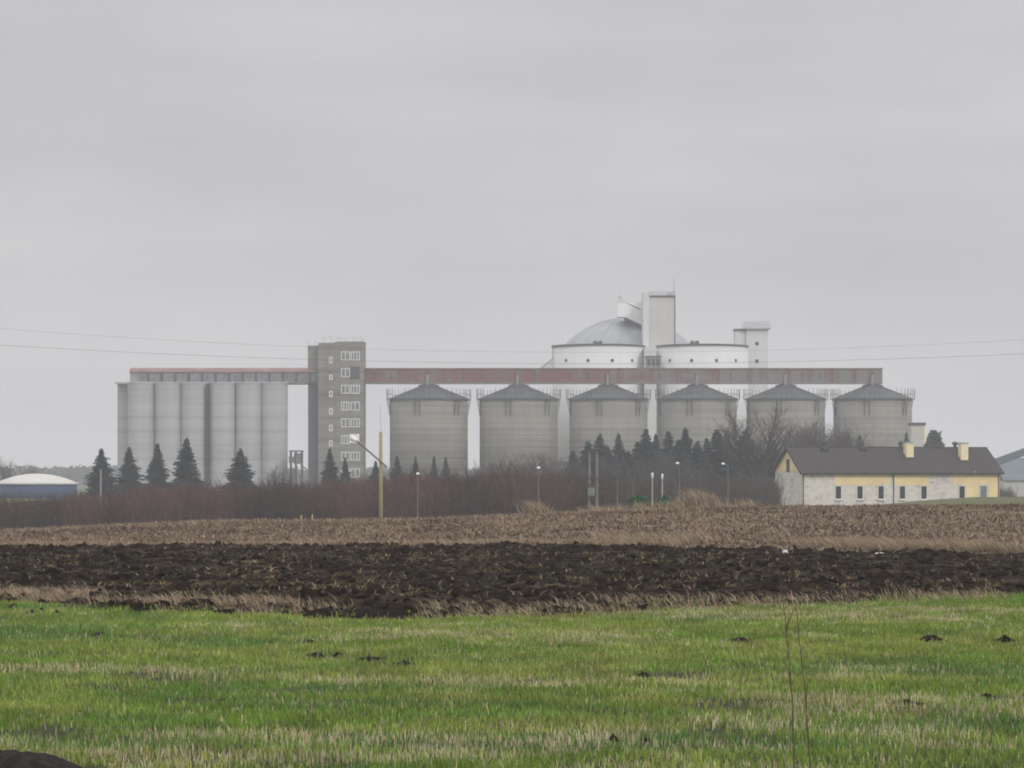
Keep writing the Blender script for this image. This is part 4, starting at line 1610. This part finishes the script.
mb.box(wx(587.6, Yx), wx(594.6, Yx), Yx - 1.0, Yx - .14, wz(496.2, Yx), wz(487.0, Yx))
tk_ = mb.build("tank", M["trafo"], tf)
mb = MB(base)
for q in range(6):
    xx = wx(588.0 + q * 1.1, Yx)
    mb.box(xx, xx + .035, Yx - 1.14, Yx - 1.003, wz(495.5, Yx), wz(487.8, Yx))
mb.build("cooling_fin", M["galv"], tk_)
for q in range(3):
    mb = MB(base)
    xx = wx(589 + q * 2.1, Yx)
    mb.lathe(xx, Yx - .6, [(.05, wz(487, Yx)), (.07, wz(486.4, Yx)), (.04, wz(485.8, Yx)), (.06, wz(485.0, Yx)), (.02, wz(484.4, Yx))], 8)
    mb.build("insulator", M["brown_wood"], tf)

# stakes
for px, pt, lab in ((301, 515.5, "slim yellowish marker stake on the crest, the one farther from the wooden pole"), (312, 514.6, "greenish marker stake on the crest, the one closer to the wooden pole")):
    Y = 149.0
    X = wx(px, Y)
    zg = float(zfield([X], [Y])[0])
    mb = MB((X, Y, zg))
    mb.tube((X, Y, zg - .1), (X + .02, Y, wz(pt, Y)), .045, .035, 6)
    mb.tube((X + .02, Y, wz(pt, Y)), (X + .02, Y, wz(pt - .4, Y)), .035, .005, 6)
    tag(mb.build("marker_stake", M["stake"]), lab, "stake", "marker stakes on the crest")
for px, pt, lab in ((617, 480.5, "weathered wooden stake near the transformer poles"), (632.5, 479.5, "weathered wooden stake next to the low green bush")):
    Y = 234.0
    X = wx(px, Y)
    zg = H(X, Y)
    mb = MB((X, Y, zg))
    mb.tube((X, Y, zg - .1), (X + .05, Y, wz(pt, Y)), .07, .06, 6)
    mb.tube((X + .05, Y, wz(pt, Y)), (X + .05, Y, wz(pt - .6, Y)), .06, .01, 6)
    tag(mb.build("wooden_stake", M["grey_wood"]), lab, "stake", "weathered stakes by the thicket")

# ------------------------------------------------------------------ overhead wires
for pts, lab, r in ((((0, 328.5), (300, 346.0), (650, 352.5), (1024, 339.5)), "upper overhead wire sagging across the sky above the gallery", .009),
                    (((0, 345.5), (300, 358.0), (640, 364.5), (1024, 353.5)), "lower overhead wire sagging across the sky close to the gallery close to the gallery roof", .013)):
    Yl = 300.0
    A = np.polyfit([p[0] for p in pts], [p[1] for p in pts], 2)
    mb = MB((0, Yl, 30))
    last = None
    for px in np.linspace(-300, 1324, 60):
        p = (wx(px, Yl), Yl, wz(float(np.polyval(A, px)), Yl))
        if last:
            mb.tube(last, p, r, r, 5)
        last = p
    tag(mb.build("overhead_wire", M["wire"]), lab, "wire", "overhead wires")


# ------------------------------------------------------------------ trees
def conifer_mesh(seed, ragg=1.0):
    """unit spruce: height 1, base radius ~0.24; arrays for crown"""
    r = np.random.default_rng(seed)
    P, C = [], []
    nl = 34
    for j in range(nl):
        t = 0.06 + 0.93 * (j / (nl - 1)) ** 0.95
        rad = 0.25 * (1 - t) ** 0.85 * (1 + 0.18 * r.normal() * ragg) + 0.012
        if t < 0.14:
            rad *= 0.75
        nb = int(10 + 19 * (1 - t))
        for k in range(nb):
            a = r.uniform(0, 2 * math.pi)
            Lb = rad * r.uniform(0.45, 1.0) ** 0.8 * (1.35 if r.uniform() < .12 else 1.12)
            droop = r.uniform(-0.05, 0.30) * Lb
            d = np.array([math.cos(a), math.sin(a), 0])
            s = np.array([-math.sin(a), math.cos(a), 0])
            z0 = t + r.uniform(-.028, .022)
            ns = 4 if Lb > 0.06 else 3
            tint = np.array([0.013, 0.050, 0.058]) * r.uniform(0.6, 1.5)
            for q in range(ns):
                f0 = q / ns * 0.95
                f1 = min(1.0, (q + 1.5) / ns)
                w = 0.056 * (1 - f0 * 0.6) * (0.5 + (1 - t)) * r.uniform(0.7, 1.3)
                b0 = d * Lb * f0 + np.array([0, 0, z0 - droop * f0 * f0])
                tip = d * Lb * f1 + np.array([0, 0, z0 - droop * f1 * f1 + 0.012])
                for sg in (-1, 1):
                    P += [b0, tip, b0 + d * Lb * 0.12 + s * sg * w + np.array([0, 0, -w * r.uniform(0.2, 0.8)])]
                    C += [tint * r.uniform(.8, 1.2)] * 3
    for q in range(6):
        a = r.uniform(0, 6.28)
        d = np.array([math.cos(a), math.sin(a), 0])
        P += [np.array([0, 0, 1.02]), d * 0.008 + np.array([0, 0, .95]), -d * 0.008 + np.array([0, 0, .95])]
        C += [np.array([0.03, 0.055, 0.045])] * 3
    return np.array(P), np.array(C)


CM = []
for sd in range(9):
    P_, C_ = conifer_mesh(900 + sd)
    CM.append((P_, C_))
CNT = [0]


def conifer(px, pyt, wpx, Y, label, var, group, name="spruce_tree", py_base=None):
    var = CNT[0] % 9
    CNT[0] += 1
    X = wx(px, Y)
    zg = H(X, Y)
    h_ = wz(pyt, Y) - zg
    R = wpx / F * Y / 2
    t = thing(name, label, "tree", (X, Y, zg), group, rz=random.uniform(0, 6.28))
    t.rotation_euler[0] = random.gauss(0, .012)
    t.rotation_euler[1] = random.gauss(0, .012)
    P_, C_ = CM[var]
    sx = R * (1.65 if px < 560 else 2.15) / 0.235
    v = P_ * np.array([sx, sx, h_])
    f = np.arange(len(v)).reshape(-1, 3)
    np_mesh("crown", v, f, M["foliage"], C_, t)
    mb = MB()
    mb.tube((0, 0, -.2), (0, 0, h_ * .92), h_ * .016 + .03, .015, 7)
    mb.build("trunk", M["bark"], t)
    return t


G1 = "spruces before the pale joined cells"
G2 = "small spruces at the foot of the first silo"
G3 = "spruces before the middle silos"
conif = [
    (101, 449.5, 27, 430, "full spruce at the end of the spaced row, beside the blue tank", 0, G1),
    (129.5, 447.5, 25, 430, "spruce in front of the pale cells' outer corner, second from the blue tank", 1, G1),
    (157.5, 444.5, 24, 425, "narrow spruce before the pale cells, third from the blue tank", 2, G1),
    (186.5, 438.5, 29, 425, "tallest spruce before the pale joined cells", 3, G1),
    (240.0, 449.5, 31, 415, "broad spruce standing alone before the cells nearer the tower", 4, G1),
    (331.0, 449.0, 19, 430, "slim spruce in front of the grey tower's small windows", 1, "spruces at the foot of the grey tower"),
    (345.5, 458.5, 15, 425, "shorter spruce in front of the grey tower's wide windows", 0, "spruces at the foot of the grey tower"),
    (376.0, 461.5, 17, 430, "small spruce just behind the wooden pole", 2, G2),
    (396.5, 457.0, 17, 430, "spruce at the first silo's near edge, beside the wooden pole", 3, G2),
    (415.5, 457.0, 12, 430, "narrow small spruce before the first silo, behind a street lamp", 4, G2),
    (433.8, 456.5, 12, 430, "thin small spruce at the middle of the first silo", 0, G2),
    (445.5, 457.5, 13, 430, "small spruce before the first silo, farthest from the wooden pole", 1, G2),
    (587.5, 441.5, 25, 420, "dark spruce rising behind the transformer poles", 2, G3),
    (599.5, 434.5, 24, 430, "taller spruce just past the transformer poles, pointed tip", 3, G3),
    (618.5, 434.0, 19, 440, "slender dark spruce at the third silo's far half", 4, G3),
    (645.0, 430.5, 26, 440, "spruce before the gap of the third and fourth silos", 0, G3),
    (655.5, 434.5, 18, 450, "thin spruce tucked in the gap between third and fourth silos", 1, G3),
    (668.5, 432.5, 24, 445, "spruce at the near side of the fourth silo, behind the short lamps", 2, G3),
    (685.5, 429.0, 24, 440, "tall spruce at the centre of the fourth silo, behind the slim lamp", 3, G3),
    (716.5, 430.0, 32, 430, "large full spruce at the fourth silo's far side", 4, G3),
    (725.5, 434.0, 26, 436, "spruce doubled behind the large full one near the bare tree", 1, G3),
    (744.5, 431.0, 30, 440, "dark spruce standing behind the big bare tree", 0, G3),
    (629.0, 452.0, 22, 400, "lower spruce between the slender one and the gap spruce", 3, G3),
    (703.0, 452.0, 22, 400, "lower spruce between the tall centre one and the large full one", 2, G3),
    (574.0, 452.0, 22, 410, "lower dark spruce on the thicket side of the transformer poles", 0, G3),
    (608.5, 447.0, 20, 415, "dark spruce filling the gap past the taller transformer spruce", 0, G3),
    (637.0, 443.0, 22, 425, "shorter spruce leaning on the third and fourth silos' gap spruce", 0, G3),
    (677.0, 441.0, 22, 420, "spruce squeezed behind the slim single headed street lamp", 0, G3),
    (697.0, 442.0, 24, 425, "spruce just past the tall centre spruce of the fourth silo", 0, G3),
    (707.0, 439.0, 22, 440, "spruce touching the near flank of the large full spruce", 0, G3),
    (772.0, 441.0, 30, 450, "dark spruce behind the big bare tree and the cottage gable", 0, G3),
    (758.0, 446.0, 30, 460, "dark spruce hidden behind the big bare tree's trunk", 0, G3),
    (904.5, 433.0, 12, 560, "tiny spruce tip showing over the cottage roof beside the chimney", 2, "trees over the cottage roof"),
    (848.0, 438.0, 20, 520, "small dark spruce behind the cottage roof vents", 4, "trees over the cottage roof"),
    (860.5, 436.0, 18, 520, "thin dark spruce over the cottage roof before the end silo", 1, "trees over the cottage roof"),
]
for px, pt, w, Y, lab, var, g in conif:
    conifer(px, pt, w, Y, lab, var, g)


def bare_tree(px, pyt, Y, spread, label, seed, depth=6, name="bare_tree", group=None, col=(0.075, 0.06, 0.052), trunk_r=None, tw_=0.012, upright=0.55, nlimb=5, fork=0.16):
    """recursive leafless tree: trunk with limbs as one part, twig crown as another"""
    X = wx(px, Y)
    zg = H(X, Y)
    h_ = wz(pyt, Y) - zg
    r = random.Random(seed)
    t = thing(name, label, "tree", (X, Y, zg), group)
    mb = MB()
    TV, TC = [], []
    R0 = trunk_r or h_ * 0.028
    maxr = spread / F * Y / 2

    def twig(p, d, L_, w):
        s = d.cross(Vector((r.uniform(-1, 1), r.uniform(-1, 1), r.uniform(-1, 1)))).normalized() * w
        q = p + d * L_
        TV.extend([p - s, p + s, q])
        c_ = [v * r.uniform(.7, 1.35) for v in col]
        TC.extend([c_, c_, c_])

    def grow(p, d, L_, rad, lev):
        seg = 3
        pts = [p]
        dd = d.copy()
        for i in range(seg):
            dd = (dd + Vector((r.gauss(0, .10), r.gauss(0, .10), r.gauss(0.03, .07)))).normalized()
            q = pts[-1] + dd * (L_ / seg)
            r0 = rad * (1 - 0.4 * i / seg)
            r1 = rad * (1 - 0.4 * (i + 1) / seg)
            if lev <= 3:
                mb.tube(pts[-1], q, r0, r1, 6 if lev < 2 else 4)
            else:
                twig(pts[-1], dd, L_ / seg * 1.15, max(r0, tw_ * 1.2))
            pts.append(q)
        if lev >= depth:
            for q in range(4):
                i = r.randint(0, seg - 1)
                b_ = pts[i].lerp(pts[i + 1], r.random())
                d2 = (dd + Vector((r.gauss(0, .6), r.gauss(0, .6), r.gauss(.12, .4)))).normalized()
                twig(b_, d2, L_ * r.uniform(.35, .8), tw_)
            return
        nb = r.randint(2, 3)
        for q in range(nb):
            i = r.choice([1, 2, 2, 3, 3]) if lev else r.choice([1, 2, 3, 3])
            b_ = pts[i]
            ang = 2 * math.pi * (q + r.random() * .7) / nb
            side = Vector((math.cos(ang), math.sin(ang), 0))
            k_ = r.uniform(.45, .95) * (1.1 - upright * .4)
            d2 = (dd * upright + side * k_ + Vector((0, 0, .35 * upright))).normalized()
            L2 = L_ * r.uniform(.58, .82)
            e = b_ + d2 * L2
            if math.hypot(e.x, e.y) > maxr or e.z > h_ * 1.0:
                L2 *= .5
            grow(b_, d2, L2, rad * .58, lev + 1)
        grow(pts[-1], dd, L_ * .72, rad * .6, lev + 1)

    z0 = h_ * fork
    mb.tube((0, 0, -.3), (0, 0, z0), R0 * 1.25, R0, 9)
    for q in range(nlimb):
        ang = 2 * math.pi * q / nlimb + r.random()
        d = Vector((math.cos(ang) * r.uniform(.25, .6), math.sin(ang) * r.uniform(.25, .6), 1)).normalized()
        grow(Vector((0, 0, z0 * r.uniform(.7, 1))), d, h_ * r.uniform(.26, .34), R0 * .62, 1)
    v = np.array([tuple(p) for p in TV])
    f = np.arange(len(v)).reshape(-1, 3)
    # fit to the height
    mx = np.percentile(v[:, 2], 99.7)
    k_ = h_ / mx
    v = v * k_
    mb.v = [(a_ * k_, b_ * k_, c_ * k_) for a_, b_, c_ in mb.v]
    np_mesh("crown", v, f, M["twigs"], np.array(TC), t)
    mb.build("trunk", M["bark"], t)
    return t


bare_tree(758, 406, 400, 84, "big bare branching tree at the cottage's near gable", 3, 6, trunk_r=.6, tw_=.0075, fork=.22, nlimb=4, col=(0.06, 0.052, 0.048))
GB = "bare trees massed behind the cottage"
bare_tree(806, 422, 430, 44, "bare tree directly behind the cottage's gable peak", 4, 5, group=GB, col=(0.045, 0.036, 0.032), tw_=.016)
bare_tree(826, 420, 440, 44, "bare brown tree behind the cottage, between the two silos' gap", 5, 5, group=GB, col=(0.045, 0.035, 0.03), tw_=.016)
bare_tree(843, 427, 445, 30, "low bare brown tree before the end silo's near edge", 9, 5, group=GB, col=(0.045, 0.035, 0.03), tw_=.016)
GC = "slight bare trees scattered along the thicket"
bare_tree(510, 458, 350, 40, "cone shaped reddish bare tree before the second silo", 13, 5, group=GC, col=(0.075, 0.055, 0.05), upright=.75)
bare_tree(528, 452, 420, 34, "thin grey bare tree at the second silo's far half", 14, 5, group=GC, col=(0.10, 0.088, 0.08))
bare_tree(558, 452, 420, 34, "thin grey bare tree before the third silo's near edge", 15, 5, group=GC, col=(0.10, 0.088, 0.08))
bare_tree(478, 462, 420, 24, "small grey bare tree in the gap of the first two silos", 16, 5, group=GC, col=(0.10, 0.088, 0.08))
bare_tree(280, 466, 420, 34, "small rounded grey bare tree at the pale cells' tower side", 17, 5, group=GC, col=(0.12, 0.105, 0.098))
bare_tree(4, 456, 560, 24, "grey bare tree rising behind the blue tank's outer end", 18, 5, group=GC, col=(0.10, 0.088, 0.08))
bare_tree(29, 464, 580, 13, "faint small bare tree over the blue tank roof", 19, 5, group=GC, col=(0.11, 0.10, 0.09))

GM = "grey bare trees mixed among the middle spruces"
for px, pt, w, Y, lab, sd in ((570, 456, 30, 390, "grey bare tree just short of the transformer poles", 41), (609, 452, 26, 395, "grey bare tree between two dark spruces past the transformer poles", 42),
                             (632, 455, 28, 385, "grey bare tree behind the pale stake and low green bush", 43), (676, 452, 28, 390, "grey bare tree behind the slim single headed lamp", 44),
                             (695, 455, 30, 395, "grey bare tree between tall centre spruce and large full spruce", 45), (658, 457, 26, 380, "grey bare tree rising over the two short white lamps", 46)):
    bare_tree(px, pt, Y, w, lab, sd, 5, group=GM, col=(0.085, 0.075, 0.066), tw_=.014)

# leafy evergreen bush over the cottage roof, and two low green bushes behind the crest
def bush(px, pyt, wpx, Y, label, seed, col, group=None, zbase=None, name="evergreen_bush", stem_h=.3):
    r = np.random.default_rng(seed)
    X = wx(px, Y)
    zg = H(X, Y) if zbase is None else zbase
    h_ = wz(pyt, Y) - zg
    R = wpx / F * Y / 2
    t = thing(name, label, "bush", (X, Y, zg), group)
    n_ = 2600
    d = r.normal(0, 1, (n_, 3))
    d /= np.linalg.norm(d, axis=1)[:, None]
    lob = 1 + .28 * np.sin(d[:, 0] * 5 + seed) * np.cos(d[:, 1] * 4 + 1) + .2 * np.sin(d[:, 2] * 6 + seed)
    rad = r.uniform(.35, 1, n_) ** .45 * lob
    hc = h_ * (1 - stem_h) / 2
    c0 = d * rad[:, None] * np.array([R, R, hc]) * .88 + np.array([0, 0, h_ * stem_h + hc])
    sz = min(R, hc) * .16
    P_ = np.repeat(c0[:, None, :], 3, 1) + r.normal(0, sz, (n_, 3, 3))
    C_ = np.repeat((np.array(col) * r.uniform(.6, 1.45, (n_, 1)))[:, None, :], 3, 1)
    np_mesh("foliage", P_.reshape(-1, 3), np.arange(n_ * 3).reshape(-1, 3), M["foliage"], C_.reshape(-1, 3), t)
    mb = MB()
    for q in range(5):
        a = q * 1.26
        mb.tube((0, 0, -.2), (math.cos(a) * R * .4, math.sin(a) * R * .4, h_ * .6), .05 + h_ * .012, .02, 5)
    mb.build("stem", M["bark"], t)


bush(934.0, 432.5, 16, 560, "round dark evergreen crown over the cottage roof beside the cream shaft", 3, (0.03, 0.055, 0.048), stem_h=.62, name="evergreen_tree")
bush(639, 493.5, 20, 190, "low bright green bush behind dry grass, near the transformer poles", 5, (0.022, 0.10, 0.045), "low green bushes behind the crest", stem_h=.1)
bush(667, 494.5, 22, 190, "low bright green bush behind dry grass, at the foot of the short lamps", 6, (0.022, 0.10, 0.045), "low green bushes behind the crest", stem_h=.1)


# ------------------------------------------------------------------ thicket (uncountable twigs)
def thicket(name, label, n_sh, pxr, Yr, topf, colf, kind_seed, stems=34, sway=.35, ww=.03):
    r = np.random.default_rng(kind_seed)
    px = r.uniform(pxr[0], pxr[1], n_sh)
    Y = r.uniform(Yr[0], Yr[1], n_sh)
    X = wx(px, Y)
    Z = hgt(X, Y)
    top = topf(px) + 15.0 * (fbm(px * .06, Y * .09, 4, kind_seed) - .47) + r.normal(0, 2.2, n_sh)
    hh_ = np.maximum(wz(0, 1) * 0 + CAM + (HOR - top) / F * Y - Z, .6)
    P_, C_ = [], []
    N = n_sh * stems
    bx = np.repeat(X, stems) + r.normal(0, .55, N)
    by = np.repeat(Y, stems) + r.normal(0, .55, N)
    bz = np.repeat(Z, stems)
    h_ = np.repeat(hh_, stems) * r.uniform(.3, 1.12, N)
    lx, ly = r.normal(0, sway, N) * h_ * .6, r.normal(0, sway, N) * h_ * .6
    col = np.repeat(colf(px, r), stems, 0) * r.uniform(.65, 1.4, (N, 1))
    a = r.uniform(0, math.pi, N)
    wx_, wy_ = np.cos(a) * ww, np.sin(a) * ww
    main = np.stack([np.stack([bx - wx_, by - wy_, bz - .1], 1), np.stack([bx + wx_, by + wy_, bz - .1], 1), np.stack([bx + lx, by + ly, bz + h_], 1)], 1)
    allp, allc = [main], [np.repeat(col[:, None, :], 3, 1)]
    for q in range(5):
        f_ = r.uniform(.25, .95, N)
        sx_, sy_, sz_ = bx + lx * f_, by + ly * f_, bz + h_ * f_
        Lt = h_ * r.uniform(.12, .34, N)
        dx, dy = r.normal(0, .55, N) * Lt, r.normal(0, .55, N) * Lt
        tw = ww * .7
        tri = np.stack([np.stack([sx_ - tw * .7, sy_, sz_ - tw * .5], 1), np.stack([sx_ + tw * .7, sy_, sz_ + tw * .5], 1), np.stack([sx_ + dx, sy_ + dy, sz_ + Lt * .9], 1)], 1)
        allp.append(tri)
        allc.append(np.repeat((col * r.uniform(.8, 1.25, (N, 1)))[:, None, :], 3, 1))
    v = np.concatenate(allp).reshape(-1, 3)
    c_ = np.concatenate(allc).reshape(-1, 3)
    o = np_mesh(name, v, np.arange(len(v)).reshape(-1, 3), M["twigs"], c_)
    tag(o, label, "thicket", kind="stuff")


def redcol(px, r):
    k = sstep(.3, .7, fbm(px * .02, px * 0 + 3, 3, 8) + .25 * r.normal(0, 1, len(px)))[:, None]
    return np.array([[0.105, 0.062, 0.052]]) * (1 - k) + np.array([[0.052, 0.039, 0.036]]) * k


def greycol(px, r):
    return np.repeat(np.array([[0.066, 0.060, 0.052]]), len(px), 0)


thicket("thicket", "reddish brown bare thicket hiding the feet of the silos", 1650, (-160, 610), (244, 305),
        lambda p: np.interp(p, [-160, 0, 60, 120, 250, 330, 400, 450, 600], [503, 503, 502, 494, 488, 488, 481, 479, 480]), redcol, 11)
thicket("undergrowth", "grey brown leafless undergrowth around the spruces beside the cottage", 450, (545, 738), (255, 345),
        lambda p: np.interp(p, [545, 600, 640, 700, 740, 800], [482, 486, 484, 486, 484, 482]), greycol, 12)
thicket("low_scrub", "low leafless scrub under the big bare tree beside the cottage gable", 130, (735, 772), (300, 350),
        lambda p: p * 0 + 482.0, greycol, 15)
thicket("scrub", "dim leafless scrub behind the cottage and its far end", 260, (795, 1010), (400, 440),
        lambda p: np.interp(p, [795, 820, 860, 960, 1010], [438, 434, 448, 486, 489]), greycol, 14)

# far treeline reading as one grey mass
r = np.random.default_rng(21)
n = 26000
px = r.uniform(-400, 1500, n)
Y = r.uniform(1250, 1500, n)
X = wx(px, Y)
top = np.interp(px, [-400, 40, 60, 90, 120, 300, 700, 980, 1100, 1500], [468, 471, 468, 467, 466, 472, 472, 470, 468, 468]) + 7 * (fbm(px * .03, px * 0, 4, 77) - .5)
hmx = CAM + (HOR - top) / F * Y + 1.2
hh_ = hmx * r.uniform(0, 1, n) ** .6
sz = 1.3
P_ = np.stack([X, Y, hh_ - 1.2], 1)[:, None, :] + r.normal(0, 1, (n, 3, 3)) * np.array([1.6, 1.6, 1.1])
C_ = np.repeat((np.array([[0.05, 0.062, 0.055]]) * r.uniform(.6, 1.5, (n, 1)))[:, None, :], 3, 1)
tag(np_mesh("far_woods", P_.reshape(-1, 3), np.arange(n * 3).reshape(-1, 3), M["foliage"], C_.reshape(-1, 3)), "far grey blue woods low along the horizon", "woods", kind="stuff")

# ------------------------------------------------------------------ haze
hz_m = bpy.data.materials.new("haze air")
hz_m.use_nodes = True
nt = hz_m.node_tree
for nd in list(nt.nodes):
    nt.nodes.remove(nd)
out = nt.nodes.new("ShaderNodeOutputMaterial")
pv = nt.nodes.new("ShaderNodeVolumePrincipled")
pv.inputs["Color"].default_value = (0.93, 0.955, 1.0, 1)
pv.inputs["Density"].default_value = 0.00042
pv.inputs["Anisotropy"].default_value = 0.0
nt.links.new(pv.outputs[0], out.inputs["Volume"])
mb = MB((0, 0, 0))
mb.box(-4200, 4200, -400, 4700, -4.2, 58.0)
hz_o = mb.build("haze", hz_m)
tag(hz_o, "thin pale winter haze over the fields and silos", "haze", kind="stuff")

# ------------------------------------------------------------------ light
SUN_AZ = math.radians(148)   # clockwise from +Y (view direction)
SUN_EL = math.radians(38)
dirv = Vector((math.sin(SUN_AZ) * math.cos(SUN_EL), math.cos(SUN_AZ) * math.cos(SUN_EL), math.sin(SUN_EL)))
sd = bpy.data.lights.new("sun", "SUN")
sd.energy = 1.1
sd.angle = math.radians(18)
sd.color = (1.0, 0.965, 0.92)
so = bpy.data.objects.new("sun", sd)
so.rotation_euler = (-dirv).to_track_quat("-Z", "Y").to_euler()
so.location = (60, -60, 100)
COL.objects.link(so)

w = bpy.data.worlds.new("World")
sc.world = w
w.use_nodes = True
nt = w.node_tree
bg = nt.nodes["Background"]
sky = nt.nodes.new("ShaderNodeTexSky")
sky.sky_type = "NISHITA"
sky.sun_disc = False
sky.sun_elevation = SUN_EL
sky.sun_rotation = SUN_AZ
tc = nt.nodes.new("ShaderNodeTexCoord").outputs["Generated"]
mp = nt.nodes.new("ShaderNodeMapping")
mp.inputs["Scale"].default_value = (3.0, 3.0, 34.0)
mp.inputs["Rotation"].default_value = (0.0, math.radians(1.5), 0.0)
nt.links.new(tc, mp.inputs["Vector"])
n1 = noise_node(nt, mp.outputs["Vector"], 1.0, 5, 0.5)
mp2 = nt.nodes.new("ShaderNodeMapping")
mp2.inputs["Scale"].default_value = (7.0, 7.0, 12.0)
nt.links.new(tc, mp2.inputs["Vector"])
n2 = noise_node(nt, mp2.outputs["Vector"], 1.0, 4, 0.5)
c1 = ramp(nt, n1, [(0.30, (0.510, 0.502, 0.526)), (0.52, (0.548, 0.535, 0.556)), (0.70, (0.592, 0.572, 0.582))])
c2 = ramp(nt, n2, [(0.30, (0.915, 0.91, 0.92)), (0.65, (1.03, 1.025, 1.02))])
cl = mixc(nt, 1.0, c1, c2, "MULTIPLY")
sep = nt.nodes.new("ShaderNodeSeparateXYZ")
nt.links.new(tc, sep.inputs[0])
mr = nt.nodes.new("ShaderNodeMapRange")
mr.inputs[1].default_value = 0.20
mr.inputs[2].default_value = 0.9
mr.inputs[3].default_value = 8.95
mr.inputs[4].default_value = 25.0
nt.links.new(sep.outputs["Z"], mr.inputs[0])
vm = nt.nodes.new("ShaderNodeVectorMath")
vm.operation = "SCALE"
nt.links.new(cl, vm.inputs[0])
nt.links.new(mr.outputs[0], vm.inputs["Scale"])
mx = mixc(nt, 0.97, sky.outputs["Color"], vm.outputs["Vector"])
nt.links.new(mx, bg.inputs["Color"])
bg.inputs["Strength"].default_value = 0.10

# ------------------------------------------------------------------ render settings
sc.render.engine = "CYCLES"
sc.view_settings.view_transform = "Standard"
sc.view_settings.look = "None"
sc.view_settings.gamma = 1.0
sc.view_settings.exposure = 0.24
sc.view_settings.use_curve_mapping = False
sc.cycles.use_denoising = True
sc.cycles.max_bounces = 6
sc.cycles.diffuse_bounces = 3
sc.cycles.volume_bounces = 1
sc.cycles.transparent_max_bounces = 8
sc.cycles.filter_width = 1.9
